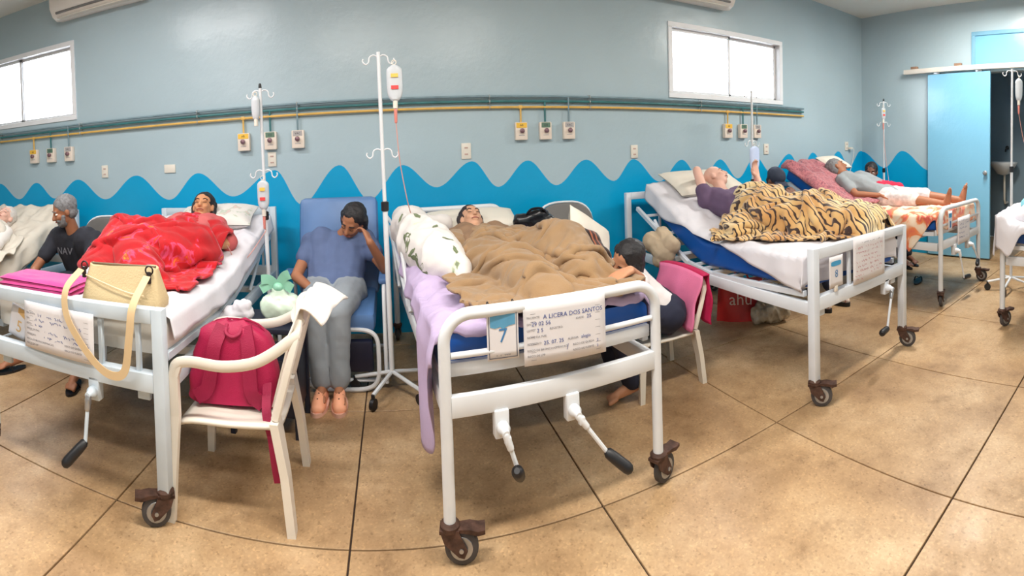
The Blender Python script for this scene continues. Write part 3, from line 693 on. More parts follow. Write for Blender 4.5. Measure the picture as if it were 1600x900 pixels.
def hand_caps(w, d, n, side, curl):
    """w wrist, d towards the fingers, n palm normal, side +1/-1 puts the thumb on that side"""
    d = V(d).normalized(); n = V(n); n = (n - d * n.dot(d)).normalized(); s = d.cross(n).normalized() * side; w = V(w); out = []
    for k, (off, L) in enumerate(((.027, .068), (.009, .078), (-.009, .072), (-.026, .056))):
        b0 = w + s * off * .6 + d * .012; kn = w + s * off + d * .085
        out.append((b0, kn, .0155, .0125)); p = kn; dd = d.copy(); r = .0095
        for seg, f in enumerate((.45, .32, .26)):
            a = curl * (.7 if seg == 0 else 1.0); dd = (dd * math.cos(a) + n * math.sin(a)).normalized() if seg == 0 else (dd * math.cos(a) + (n * math.cos(curl * seg) - d * math.sin(curl * seg)) * math.sin(a)).normalized()
            q_ = p + dd * L * f; out.append((p, q_, r, r * .9)); p = q_; r *= .92
    t0 = w + s * .022 + d * .022; t1 = t0 + (s * .75 + d * .6 + n * .25).normalized() * .042; t2 = t1 + (s * .35 + d * .85 + n * .3).normalized() * .03; t3 = t2 + (s * .1 + d * .9 + n * .4).normalized() * .022
    out += [(t0, t1, .017, .0125), (t1, t2, .0115, .0105), (t2, t3, .0105, .0085)]
    return out
def human(name, label, J, skin, hair=None, loc=None, group=None, eyes='open', hairlen=0., beard=None, voxel=.0078, feet=True, bald=False, grp='people'):
    J = dict(J); loc = loc or tuple(lerp(J['hipL'], J['hipR'], .5)); k = J.get('k', 1.)
    t = thing(name, label, 'person', loc, grp)
    mb = MB(); R = head_frame(J); hc = V(J['head']); H = lambda x, y, z: hc + R @ V((x, y, z))
    mb.ell(H(0, -.012, .03), (.075, .093, .084), R); mb.ell(H(0, .018, -.03), (.061, .068, .084), R); mb.ell(H(0, .034, -.078), (.04, .043, .032), R)
    for a, b, ra, rb in (((0, .084, .008), (0, .103, -.03), .009, .0145), ((-.034, .074, .022), (.034, .074, .022), .012, .012), ((-.016, .082, -.06), (.016, .082, -.06), .0095, .0095), ((-.038, .06, -.022), (-.03, .07, -.03), .02, .018), ((.038, .06, -.022), (.03, .07, -.03), .02, .018), ((-.011, .092, -.032), (.011, .092, -.032), .008, .008)):
        mb.capsule(H(*a), H(*b), ra, rb)
    for s in (-1, 1): mb.ell(H(.074 * s, -.006, -.006), (.012, .02, .031), R)
    nb = lerp(J['shL'], J['shR'], .5)
    mb.capsule(lerp(nb, hc, .08), H(0, -.012, -.055), .056 * k, .05)
    for c in torso_caps(J): mb.capsule(*c)
    for s in 'LR':
        for c in arm_caps(J, s): mb.capsule(*c)
        for c in leg_caps(J, s): mb.capsule(*c)
        hd = J.get('hand' + s) or (V(J['wr' + s]) - V(J['el' + s]), V((0, 0, -1)), 1 if s == 'L' else -1, .35)
        for c in hand_caps(J['wr' + s], *hd): mb.capsule(*c)
        an = V(J['an' + s]); td = (V(J['to' + s]) - an)
        dn = (an - V(J['kn' + s])).normalized(); heel = an + dn * .03 - td.normalized() * .025
        mb.capsule(heel, an, .032 * k, .034 * k); toe = V(J['to' + s]); mb.capsule(heel, toe, .033 * k, .024 * k); mb.capsule(an, lerp(an, toe, .75), .032 * k, .026 * k)
        side = td.cross(dn).normalized()
        for q_, L in ((-.028, .03), (-.014, .034), (0, .036), (.013, .038), (.03, .044)):
            sg = 1 if s == 'L' else -1
            b = toe + side * q_ * sg - td.normalized() * .01; mb.capsule(b, b + td.normalized() * L, .0115 if q_ < .02 else .015, .009 if q_ < .02 else .013)
    b = remesh(mb, 'body', t, skin, voxel, 3)
    lip = M('lips', srgb(150, 84, 76), .5, .1); wh = M('eye_white', srgb(232, 228, 222), .3, .02); dk = M('eye_dark', srgb(30, 22, 18), .3, .05)
    mb = MB(); mb.tube(smooth([H(-.026, .083, -.06), H(-.01, .0925, -.058), H(.01, .0925, -.058), H(.026, .083, -.06)], 4), .0038, 6); part(t, 'mouth', mb, lip)
    for s in (-1, 1):
        if eyes == 'open':
            mb = MB(); mb.ell(H(.031 * s, .0735, .001), (.0135, .0125, .008), R); e = part(t, 'eye', mb, wh)
            mb = MB(); mb.ell(H(.031 * s, .0825, .001), (.0055, .0045, .006), R); part(e, 'iris', mb, dk)
        else:
            mb = MB(); mb.tube(smooth([H(.018 * s, .0845, -.001), H(.031 * s, .0875, -.004), H(.045 * s, .079, -.001)], 4), .0022, 6); part(t, 'closed_eyelid', mb, dk)
        mb = MB(); mb.tube(smooth([H(.014 * s, .086, .023), H(.03 * s, .087, .028), H(.048 * s, .074, .022)], 4), [.0035] * 9, 6); part(t, 'eyebrow', mb, hair or dk)
    if hair is not None and not bald:
        mb = MB(); mb.ell(H(0, -.026, .04), (.083, .096, .086), R, 24, 16)
        mb.ell(H(0, -.045, -.02), (.075, .06, .06), R)
        if hairlen:
            for q_ in (-.05, -.02, .02, .05): mb.capsule(H(q_, -.06, .0), H(q_ * 1.3, -.085, -.1 - hairlen), .04, .025)
            for q_ in (-1, 1): mb.capsule(H(.074 * q_, -.02, .03), H(.08 * q_, -.03, -.06 - hairlen * .5), .024, .016)
        remesh(mb, 'hair', t, hair, .007, 2, wr=.008, wsc=40)
    if beard is not None:
        mb = MB(); mb.ell(H(0, .036, -.08), (.046, .05, .036), R); mb.capsule(H(-.03, .075, -.05), H(.03, .075, -.05), .014, .014)
        for q_ in (-1, 1): mb.capsule(H(.05 * q_, .03, -.03), H(.035 * q_, .045, -.075), .018, .022)
        remesh(mb, 'beard', t, beard, .006, 2, wr=.004, wsc=60)
    return t
def garment(t, name, caps, mt, voxel=.011, wr=.012, it=5, label=None, wsc=9):
    mb = MB()
    for c in caps: mb.capsule(*c)
    return remesh(mb, name, t, mt, voxel, it, label, wr, wsc)
def shirt(t, J, mt, sleeve=.6, inf=.014, name='shirt', sides='LR', wr=.012):
    c = torso_caps(J, inf)
    for s in sides: c += arm_caps(J, s, inf, sleeve)
    return garment(t, name, c, mt, wr=wr)
def trousers(t, J, mt, upto=1.9, inf=.016, name='trousers', sides='LR'):
    c = [(J['hipL'], J['hipR'], .1 + inf, .1 + inf)]
    nb = lerp(J['shL'], J['shR'], .5); pel = lerp(J['hipL'], J['hipR'], .5)
    c.append((pel, lerp(pel, nb, .2), .105 + inf, .1 + inf))
    for s in sides: c += leg_caps(J, s, inf + .004, upto)
    return garment(t, name, c, mt)
def bodyJ(**k): return k

def blur(Z, n):
    for _ in range(n):
        P = np.pad(Z, 1, mode='edge'); Z = (P[:-2, 1:-1] + P[2:, 1:-1] + P[1:-1, :-2] + P[1:-1, 2:] + P[1:-1, 1:-1]) / 5
    return Z
def field(base, caps, lift):
    def H(X, Y):
        Z = base(X, Y) + lift
        for (a, b, ra, rb) in caps:
            dx, dy = b[0] - a[0], b[1] - a[1]; L2 = dx * dx + dy * dy + 1e-9
            t = np.clip(((X - a[0]) * dx + (Y - a[1]) * dy) / L2, 0, 1); d2 = (X - a[0] - t * dx) ** 2 + (Y - a[1] - t * dy) ** 2; r = ra + (rb - ra) * t + lift
            Z = np.maximum(Z, np.where(d2 < r * r, a[2] + (b[2] - a[2]) * t + np.sqrt(np.maximum(0, r * r - d2)), -9))
        return Z
    return H
def settle(P, T, H, stretch, steps, iters=5, bend=.35, grav=6., fric=.5, damp=.965):
    """let a grid of cloth with slack fall and settle on the heights H: distance constraints, grid by grid"""
    ny, nx = P.shape[:2]; V_ = np.zeros_like(P); dt = 1 / 60.
    R0 = lambda a, b: np.linalg.norm(T[b] - T[a], axis=-1) * stretch
    S = np.s_; cons = []
    def both(sl_a, sl_b, k): cons.append((sl_a, sl_b, R0(sl_a, sl_b), k))
    for o in (0, 1):
        n1 = (nx - o) // 2; both(S[:, o:o + 2 * n1:2], S[:, o + 1:o + 2 * n1:2], 1.)
        n2 = (ny - o) // 2; both(S[o:o + 2 * n2:2, :], S[o + 1:o + 2 * n2:2, :], 1.)
    for o in (0, 1):
        n2 = (ny - o) // 2
        both(S[o:o + 2 * n2:2, :-1], S[o + 1:o + 2 * n2:2, 1:], .6); both(S[o:o + 2 * n2:2, 1:], S[o + 1:o + 2 * n2:2, :-1], .6)
    nb = len(cons)
    for o in range(4):
        n1 = (nx - o) // 4; 
        if n1: both(S[:, o:o + 4 * n1:4], S[:, o + 2:o + 4 * n1:4], bend)
        n2 = (ny - o) // 4
        if n2: both(S[o:o + 4 * n2:4, :], S[o + 2:o + 4 * n2:4, :], bend)
    for st in range(steps):
        Q = P.copy(); V_[..., 2] -= grav * dt; P = P + V_ * dt
        for _ in range(iters):
            for a, b, L, k in cons:
                d = P[b] - P[a]; n = np.sqrt((d * d).sum(-1)) + 1e-9; c = (k * .5 * (n - L) / n)[..., None] * d; P[a] = P[a] + c; P[b] = P[b] - c
        h = H(P[..., 0], P[..., 1]); low = P[..., 2] < h
        P[..., 2] = np.where(low, h, P[..., 2])
        P[..., :2] = np.where(low[..., None], Q[..., :2] * fric + P[..., :2] * (1 - fric), P[..., :2])
        V_ = (P - Q) / dt * damp
        sp = np.linalg.norm(V_, axis=-1, keepdims=True); V_ = V_ * np.minimum(1, 1.5 / (sp + 1e-9))
    return P
def blanket(name, label, cat, edges, base, caps, mt, nx=100, ny=100, slack=1.18, steps=150, bend=.3, thick=.012, seed=0, edge_amp=.04, lift=.012, group=None, puff=.06, fric=.75, smooth_n=1, tent=12, grav=2.5, crease=.02, ymin=None):
    """cloth with slack laid over a bed and the limbs in it: edges = (y, x left, x right) rows"""
    ey = [e[0] for e in edges]; y = np.linspace(ey[0], ey[-1], ny); s = np.linspace(0, 1, nx)
    xl = np.interp(y, ey, [e[1] for e in edges]) + edge_amp * (fbm(y * 6 + seed, y * 0 + 3.3) - .5) * 2; xr = np.interp(y, ey, [e[2] for e in edges]) + edge_amp * (fbm(y * 6 + seed + 9, y * 0 + 7.7) - .5) * 2
    X = xl[:, None] + (xr - xl)[:, None] * s[None, :]
    Y = np.repeat(y[:, None], nx, 1) + edge_amp * (fbm(s * 7 + seed, s * 0 + 1.1) - .5)[None, :] * 2 * np.linspace(1, -.2, ny)[:, None]
    H = field(base, caps, lift); Z = blur(H(X, Y), tent); T = np.stack([X, Y, Z], -1); Z = np.maximum(Z, H(X, Y)) + .02 + puff * (ridge(X * 5 + seed + fbm(X * 4, Y * 4) , Y * 5 + seed * 2 + fbm(X * 4 + 9, Y * 4)) + .3)
    A = settle(np.stack([X, Y, Z], -1), T, H, slack, steps, bend=bend, fric=fric, grav=grav)
    if ymin is not None: A[..., 1] = np.maximum(A[..., 1], ymin + .004 * np.sin(A[..., 0] * 40))
    for k in range(3): A[..., k] = blur(A[..., k], smooth_n)
    X, Y = A[..., 0], A[..., 1]; n0 = fbm(X * 2.2 + seed, Y * 2.2 + 2, 3); n1 = fbm(X * 3 + 40, Y * 3 + seed, 3)
    def folds(ang, fr): return (.5 + .5 * np.sin(2 * PI * fr * ((X * math.cos(ang) + Y * math.sin(ang)) + .42 * (n1 - .5) + .3 * (n0 - .5)))) ** 2.2
    mk = np.clip((n0 - .40) * 5, 0, 1); F = crease * (folds(.6 + seed, 7.) * mk + folds(2.1 + seed, 8.) * (1 - mk)) + crease * .5 * folds(1.4 + seed, 15.) * np.clip((n1 - .45) * 6, 0, 1)
    du = np.gradient(A, axis=0); dv = np.gradient(A, axis=1); N = np.cross(dv, du); N = N / (np.linalg.norm(N, axis=-1, keepdims=True) + 1e-9); N = N * np.sign(N[..., 2:3] + 1e-9)
    A = A + N * F[..., None]
    A[..., 2] = np.maximum(A[..., 2], H(A[..., 0], A[..., 1]))
    mb = MB(); mb.grid(A)
    o = single(name, mb, mt, label, cat, (float(X.mean()), float(Y.mean()), float(A[..., 2].min())), group, ang=180); solid(o, thick, 1., sub=1); return o
def pillow(name, label, c, size, R, mt, cat='pillow', group='pillows', n=22, p=2.6, wr=.01, par=None):
    hx, hy, hz = size[0] / 2, size[1] / 2, size[2] / 2; mb = MB(); R = R or Matrix.Identity(3); c = V(c)
    u = np.linspace(-1, 1, n); U, Vv = np.meshgrid(u, u, indexing='ij'); T = np.clip((1 - np.abs(U) ** p) * (1 - np.abs(Vv) ** p), 0, 1) ** .45
    pin = 1 - .06 * (1 - np.abs(U) ** 2)[...] * (np.abs(Vv) > .9) * 0
    for sg in (1, -1):
        N = wr * (fbm(U * 3 + sg, Vv * 3) - .5) * 2 * T; A = np.zeros((n, n, 3)); A[..., 0] = U * hx * (1 - .05 * np.cos(Vv * PI / 2)); A[..., 1] = Vv * hy * (1 - .05 * np.cos(U * PI / 2)); A[..., 2] = sg * (T * hz + .002) + N
        B = np.array([tuple(c + R @ V(q_)) for q_ in A.reshape(-1, 3)]).reshape(n, n, 3); mb.grid(B)
    if par is not None: return part(par, name, mb, mt, ang=180)
    return single(name, mb, mt, label, cat, tuple(c), group, ang=180)
def Rxyz(x, y, z):
    from mathutils import Euler
    return Euler((x, y, z)).to_matrix()
def spin(o, pivot, a):
    c, s = math.cos(a), math.sin(a); x, y = o.location.x - pivot[0], o.location.y - pivot[1]
    o.location.x = pivot[0] + x * c - y * s; o.location.y = pivot[1] + x * s + y * c; o.rotation_euler.z += a
# fabrics with a print of their own
def printed(name, stops, scale, kind='noise', dist=0., rough=.9, sheen=.3, stretch=(1, 1, 1), detail=3.0, bump=.2):
    mt, nt, p = nodes(name); tc = add(nt, 'ShaderNodeTexCoord'); mp = add(nt, 'ShaderNodeMapping'); mp.inputs['Scale'].default_value = stretch
    nt.links.new(tc.outputs['Object'], mp.inputs['Vector'])
    if kind == 'noise': n = add(nt, 'ShaderNodeTexNoise', Scale=scale, Detail=detail, Distortion=dist); out = n.outputs['Fac']
    elif kind == 'voronoi': n = add(nt, 'ShaderNodeTexVoronoi', Scale=scale); out = n.outputs['Distance']
    else:
        n = add(nt, 'ShaderNodeTexWave', Scale=scale, Distortion=dist, Detail=detail); n.inputs['Detail Scale'].default_value = 1.6; out = n.outputs['Fac']
    nt.links.new(mp.outputs[0], n.inputs['Vector'])
    r = ramp(nt, out, stops); nt.links.new(r.outputs[0], p.inputs['Base Color'])
    p.inputs['Roughness'].default_value = rough; p.inputs['Sheen Weight'].default_value = sheen
    bn = add(nt, 'ShaderNodeTexNoise', Scale=160.0); nt.links.new(tc.outputs['Object'], bn.inputs['Vector']); b = add(nt, 'ShaderNodeBump', Strength=bump, Distance=.004); nt.links.new(bn.outputs['Fac'], b.inputs['Height']); nt.links.new(b.outputs[0], p.inputs['Normal'])
    MATS[name] = mt; return mt, nt, p, tc
skin_light = M('skin_tan', srgb(206, 158, 128), .55, .06, 8); skin_mid = M('skin_brown', srgb(160, 106, 76), .55, .06, 8); skin_dark = M('skin_deep_brown', srgb(112, 72, 54), .5, .08, 8); skin_pale = M('skin_pale', srgb(222, 176, 158), .55, .05, 8)
hair_black = M('hair_black', srgb(26, 24, 28), .55, .3, 60, bump=.4, bscale=140); hair_grey = M('hair_grey', srgb(118, 118, 120), .7, .25, 60, bump=.4, bscale=140)
# ================================================================== the beds
YF, YH = 1.73, 3.88
P5 = [(1.8, .66), (2.7, .66), (2.92, .70), (3.74, 1.07)]
P6 = [(1.80, .795), (2.5, .775), (2.75, .80), (3.76, 1.01)]
P7 = [(1.79, .775), (2.6, .765), (2.9, .78), (3.76, .885)]
P8 = [(1.80, .80), (2.65, .76), (2.95, .79), (3.72, 1.12)]
P9 = [(1.91, .80), (2.7, .77), (2.95, .82), (3.70, 1.19)]
P10 = [(-.95, .80), (0, .77), (1.1, .79)]
bed5 = square_bed('pale square tube bed at the far left, behind the seated man', -3.95, -2.97, YF, YH, P5, .84, 1.05)
bed6 = square_bed('worn pale square tube bed under the red blanket', -1.95, -.915, YF, YH, P6, .855, 1.07, angs=(2.6, 3.64, 1.5, 1.5), bars=(.32, .5, .70, .88), cranks=((-1.26, ((-1.262, 1.63, .30), (-1.33, 1.56, .215))),))
bed7 = round_bed('white round tube bed with the taupe fleece and two cranks', .137, 1.075, YF, YH, P7, .885, 1.03, cranks=((.36, ((.405, 1.655, .30), (.375, 1.60, .36))), (.645, ((.745, 1.63, .305), (.82, 1.575, .235)))), angs=(-.25, .3, 1.5, 1.5))
bed8 = square_bed('white square tube bed with the tiger striped blanket', 2.025, 3.075, YF, YH, P8, .865, 1.05, bars=(.345, .72), mt=M('white_grey_enamel', srgb(214, 220, 228), .36, .05, 5), angs=(-.9, -1.2, 1.5, 1.5), th=.17, cranks=((2.80, ((2.70, 1.645, .25), (2.585, 1.62, .258))),))
bed9 = round_bed('white round tube bed beside the sliding door', 3.935, 4.955, 1.84, YH, P9, .89, 1.03, cranks=((4.25, ((4.28, 1.74, .20), (4.43, 1.74, .185))), (4.6, ((4.66, 1.74, .29), (4.53, 1.70, .27)))), angs=(.3, -1.4, 1.5, 1.5))
bed10 = round_bed('white round tube bed at the right edge under a hanging sheet', 3.68, 4.65, -1.0, 1.17, P10, 1.03, .88, swap=True, angs=(1.5, 1.5, -.4, .4))
# raised guard at the head of bed 7
mb = MB()
mb.tube([(.10, 3.80, .98), (.12, 3.25, .97), (.14, 3.05, .93)], .013, 8)
mb.tube(smooth([(.10, 3.80, .93), (.125, 3.3, .80), (.145, 2.75, .60)], 6), .014, 8); mb.tube([(.13, 3.05, .95), (.15, 2.72, .58)], .014, 8); mb.tube([(.115, 3.5, .86), (.13, 3.2, .60)], .011, 8)
part(bed7, 'side_guard', mb, white_metal)
m5 = mattress('mattress of the far left bed, wrapped in cream sheet', -3.92, -3.0, P5, mt=M('cream_sheet', srgb(212, 205, 192), .85, .05, 5, bump=.2, bscale=30))
m6 = mattress('thick mattress in a white cover under the red blanket', -1.915, -.945, P6, .15, mt=M('ivory_cover', srgb(214, 210, 202), .8, .04, 5, bump=.15, bscale=30))
m7 = mattress('blue mattress under the lilac sheet', .165, 1.05, P7, .125)
m8 = mattress('blue mattress under the tiger striped blanket', 2.065, 2.955, P8, .17)
m9 = mattress('blue mattress under the orange and cream cover', 3.98, 4.91, P9, .13)
m10 = mattress('mattress of the bed at the right edge', 3.72, 4.61, P10, .13)
lilac = M('lilac_sheet', srgb(186, 168, 202), .85, .06, 5, bump=.2, bscale=30)
def bump_(y, c, w, h): return h * math.exp(-((y - c) / w) ** 4)
s5 = sheet('bed_sheet', 'cream sheet on the far left bed', 'sheet', -3.92, -3.0, P5, 1.85, 3.72, lambda y: .1, lambda y: .12 + .12 * fbm(y * 4, 1.), MATS['cream_sheet'], wr=.035, seed=2, group='bed sheets')
s6 = sheet('bed_sheet', 'white sheet on the bed with the red blanket', 'sheet', -1.915, -.945, P6, 1.81, 3.74, lambda y: .08, lambda y: .085 + .03 * float(fbm(y * 5, 2.)), sheet_white, wr=.02, sw=.004, seed=5, group='bed sheets')
s7 = sheet('bed_sheet', 'lilac sheet trailing to the floor beside the taupe fleece', 'sheet', .165, 1.05, P7, 1.80, 3.3, lambda y: .05 + bump_(y, 2.08, .23, .50) * (.55 + .45 * math.cos((y - 2.02) * 6)) + .05 * float(fbm(y * 7, 4.)), lambda y: .03 + bump_(y, 1.9, .25, .05), lilac, wr=.035, seed=9, hf=.035, group='bed sheets', ny=150)
s8 = sheet('bed_sheet', 'white sheet with a slanting edge under the tiger blanket', 'sheet', 2.065, 2.955, P8, 1.79, 3.72, lambda y: max(.0, .19 - .24 * (y - 1.8)) + bump_(y, 3.62, .45, .13), lambda y: .08, sheet_white, wr=.02, sw=.006, seed=13, hf=.16, group='bed sheets')
orange_p, *_ = printed('orange_cream_print', [(.3, srgb(238, 224, 206)), (.48, srgb(236, 206, 178)), (.55, srgb(232, 138, 84)), (.64, srgb(218, 92, 86)), (.72, srgb(244, 206, 160))], 5.5, dist=1.2)
s9 = sheet('bed_cover', 'orange and cream printed cover on the bed beside the door', 'blanket', 3.98, 4.91, P9, 1.895, 3.05, lambda y: .03 + bump_(y, 2.15, .25, .30) * max(.1, 1 - abs(y - 2.15) / .26), lambda y: .1, orange_p, wr=.03, seed=21, thick=.006, hf=.17, lift=.01, group='blankets')
s10 = sheet('hanging_sheet', 'white gathered sheet hanging over the foot of the rightmost bed', 'sheet', 3.655, 4.67, [(-.95, .80), (.9, .79), (1.10, .83), (1.16, .892), (1.21, .893)], -.9, 1.205, lambda y: .05 + bump_(y, 1.15, .12, .21), lambda y: .1, sheet_white, wr=.02, seed=31, hh=0., group='bed sheets', lift=.004)
# front fall of that sheet over the rail
A = np.zeros((40, 60, 3))
for i, dz in enumerate(np.linspace(0, 1, 40)):
    x = np.linspace(3.62, 4.70, 60); ln = .26 + .05 * np.exp(-((x - 3.62) / .1) ** 2) + .02 * np.sin(x * 7)
    A[i, :, 0] = x + .012 * np.sin(x * 30) * dz; A[i, :, 1] = 1.207 + .02 * dz + .016 * np.sin(x * 34 + 2 * np.sin(x * 9)) * dz ** .5 + .008 * np.sin(dz * 30 + x * 9) * (np.abs(x - 4.05) < .25); A[i, :, 2] = .892 - ln * dz + .0
mb = MB(); mb.grid(A); o = part(s10, 'front_fall', mb, sheet_white, ang=180); solid(o, .003, 1.)
for o in (bed7, m7, s7): spin(o, (.606, 1.73), .075)
for o in (m8, s8): spin(o, (2.5, 1.76), -.065)
for o in (bed6, m6, s6): spin(o, (-1.42, 1.73), .024)
# ================================================================== pillows, blankets, patients
floral, *_ = printed('white_floral_pillowcase', [(.0, srgb(216, 211, 206)), (.60, srgb(216, 211, 206)), (.64, srgb(176, 190, 170)), (.70, srgb(212, 180, 178))], 12, dist=.6)
leafy, *_ = printed('leaf_print_cotton', [(.0, srgb(218, 213, 210)), (.645, srgb(218, 213, 210)), (.67, srgb(206, 212, 190)), (.71, srgb(122, 132, 104)), (.9, srgb(96, 110, 84))], 9, dist=.5, detail=4.0, stretch=(1, .6, .6), sheen=.1)
pillow_w = M('white_pillow', srgb(220, 214, 202), .85, .04, 6, bump=.15, bscale=25)
def zp(prof, lim): return lambda X, Y: np.where((X > lim[0] - .01) & (X < lim[1] + .01), np.interp(Y, [p[0] for p in prof], [p[1] for p in prof]) + .01, np.interp(Y, [p[0] for p in prof], [p[1] for p in prof]) - .05 - 1.2 * np.maximum(0, np.maximum(lim[0] - X, X - lim[1])))
# --- bed 6: woman on her back, knees to the left, red velvet blanket
pillow('pillow', 'white floral pillow under the black haired patient', (-1.36, 3.52, 1.035), (.62, .4, .13), Rxyz(.25, 0, .1), floral)
J = bodyJ(head=(-1.41, 3.40, 1.115), face=(.12, -.84, .52), up=(-.05, .52, .84), shL=(-1.22, 3.2, 1.0), shR=(-1.58, 3.2, 1.0), elL=(-1.06, 2.98, .92), wrL=(-1.22, 2.76, .93), elR=(-1.66, 2.98, .95), wrR=(-1.45, 2.84, 1.02), hipL=(-1.24, 2.76, .90), hipR=(-1.42, 2.78, .92), knL=(-1.52, 2.50, .98), anL=(-1.30, 2.24, .85), toL=(-1.26, 2.10, .83), knR=(-1.70, 2.70, .98), anR=(-1.56, 2.26, .86), toR=(-1.52, 2.12, .85), k=.92, handL=((-.8, -.5, .1), (0, 0, -1), -1, .4), handR=((.8, -.5, 0), (0, 0, -1), 1, .4))
PT6 = 1
pt6 = human('person', 'black haired person lying under the red blanket', J, M('skin_olive', srgb(198, 140, 100), .55, .05, 8), hair_black, (-1.4, 2.9, .82), eyes='closed', hairlen=.06)
shirt(pt6, J, M('dusty_red_top', srgb(192, 92, 92), .85, .15, 7), .95, .02)
red_b, nt, p, tc = printed('red_floral_velvet', [(.0, srgb(140, 2, 12)), (.5, srgb(176, 4, 18)), (.59, srgb(188, 10, 24)), (.63, srgb(206, 70, 110)), (.68, srgb(208, 50, 26)), (.73, srgb(226, 140, 50)), (.81, srgb(184, 8, 16))], 6.2, dist=1.4, sheen=.15, detail=4.0)
blanket('red_blanket', 'red velvet blanket with pink and orange flowers over raised knees', 'blanket', [(2.16, -1.46, -1.02), (2.26, -1.72, -1.00), (2.45, -1.80, -1.00), (2.7, -1.88, -1.03), (3.0, -1.82, -1.08), (3.26, -1.66, -1.2)], zp(P6, (-1.95, -.94)),
        [((-1.38, 2.80, .92), (-1.70, 2.72, .985), .12, .095), ((-1.70, 2.72, .985), (-1.60, 2.26, .83), .095, .08), ((-1.24, 2.74, .90), (-1.55, 2.5, .95), .12, .09), ((-1.52, 2.5, .94), (-1.3, 2.24, .83), .09, .07), ((-1.36, 2.85, .88), (-1.42, 3.2, .895), .15, .15), ((-1.22, 3.08, .94), (-1.06, 2.94, .88), .08, .07)], red_b, slack=1.2, steps=90, crease=.012, seed=3, edge_amp=.05, thick=.012, lift=.03, bend=.6, tent=30)
# --- bed 7: patient under a taupe fleece
pillow('pillow', 'white pillow under the patient of bed seven', (.60, 3.62, .935), (.72, .40, .12), Rxyz(.25, 0, .06), pillow_w)
J = bodyJ(head=(.56, 3.46, .965), face=(.12, -.66, .74), up=(-.05, .74, .66), shL=(.76, 3.24, .88), shR=(.40, 3.24, .88), elL=(.84, 2.98, .84), wrL=(.70, 2.86, .86), elR=(.34, 2.98, .84), wrR=(.50, 2.84, .86), hipL=(.66, 2.66, .82), hipR=(.48, 2.66, .82), knL=(.90, 2.48, .90), anL=(.86, 2.12, .80), toL=(.88, 2.0, .80), knR=(.60, 2.28, .82), anR=(.62, 1.98, .79), toR=(.6, 1.88, .80), k=.9)
pt7 = human('person', 'person asleep on their back under the taupe fleece', J, skin_light, M('hair_dark_brown', srgb(44, 34, 36), .6, .3, 60, bump=.3, bscale=140), (.6, 2.9, .8), eyes='closed', hairlen=.05)
shirt(pt7, J, M('taupe_top', srgb(142, 112, 86), .85, .1, 7), .95, .016)
taupe = M('taupe_fleece', srgb(146, 116, 82), .95, .12, 5, bump=.25, bscale=220, sheen=.25)
blanket('fleece_blanket', 'taupe fleece blanket heaped in deep folds on bed seven', 'blanket', [(1.785, .34, 1.0), (1.9, .27, 1.06), (2.2, .28, 1.06), (2.5, .32, 1.02), (2.8, .36, .97), (3.0, .34, .98), (3.19, .40, .90)], zp(P7, (.1, 1.08)),
        [((.76, 2.66, .80), (.91, 2.50, .90), .12, .09), ((.91, 2.50, .90), (.88, 2.12, .80), .09, .07), ((.52, 2.66, .80), (.6, 2.28, .80), .11, .09), ((.6, 2.28, .80), (.62, 1.92, .78), .08, .07), ((.6, 2.7, .77), (.58, 3.08, .77), .15, .14), ((.40, 3.1, .84), (.38, 2.95, .82), .06, .06), ((.80, 3.1, .84), (.84, 2.95, .82), .06, .06)], taupe, nx=84, ny=140, slack=1.31, steps=90, crease=.014, smooth_n=2, ymin=1.765, seed=11, edge_amp=.06, thick=.012, lift=.045, puff=.08, bend=.6, tent=16)
mb = MB()
for a, b, ra, rb in (((.08, 3.42, 1.0), (.12, 3.2, .97), .085, .12), ((.12, 3.2, .96), (.2, 2.9, .885), .13, .155), ((.2, 2.9, .885), (.28, 2.58, .86), .155, .12), ((.28, 2.58, .86), (.33, 2.42, .83), .11, .06), ((.1, 3.3, .97), (.35, 3.44, .95), .07, .06)): mb.capsule(a, b, ra, rb)
remesh(mb, 'bundled_bedding', None, leafy, .012, 6, 'white leaf print bedding bundle at the left of bed seven', .03, 7, 'bedding', (.22, 2.9, .76))
from mathutils.bvhtree import BVHTree
bun = bpy.data.objects['bundled_bedding']; dgm = bun.data; off = V(bun.location)
bvh = BVHTree.FromPolygons([v.co + off for v in dgm.vertices], [tuple(p.vertices) for p in dgm.polygons])
leafm = M('leaf_print_green', srgb(112, 124, 92), .9, .25, 30)
for k, (cx, cy, cz, a, L) in enumerate([(.12, 2.95, .98, 1.2, .05), (.13, 2.98, .95, .2, .045), (.12, 2.9, .93, 2.2, .05), (.14, 2.85, .9, 1.5, .045), (.13, 2.8, .86, .7, .05), (.15, 2.78, .84, 2.4, .055), (.16, 2.72, .82, 1.6, .055), (.15, 2.74, .8, .5, .05), (.2, 2.7, .8, 1.1, .045), (.3, 2.9, 1.04, .4, .04), (.36, 2.75, 1.0, 1.9, .035), (.38, 2.62, .95, .9, .035), (.2, 3.1, 1.08, 1.2, .04), (.1, 3.2, 1.05, .3, .04)]):
    hit = bvh.find_nearest(V((cx - .25, cy - .5, cz)) * .25 + V((cx, cy, cz)) * .75)
    p0, n0 = hit[0], hit[1]; d0 = n0.orthogonal().normalized(); e0 = n0.cross(d0); u = d0 * math.cos(a) + e0 * math.sin(a); w = n0.cross(u); pts = []
    for q_ in range(14):
        an = 2 * PI * q_ / 14; pp = p0 + u * L * math.cos(an) + w * L * .3 * math.sin(an) * (1 + .35 * math.sin(an * 5)); h2 = bvh.find_nearest(pp); pts.append(h2[0] + h2[1] * .002)
    mb = MB(); h3 = bvh.find_nearest(p0); mb._add([h3[0] + h3[1] * .002] + pts, [(0, 1 + i, 1 + (i + 1) % 14) for i in range(14)], True); part(bun, 'leaf_print', mb, leafm)
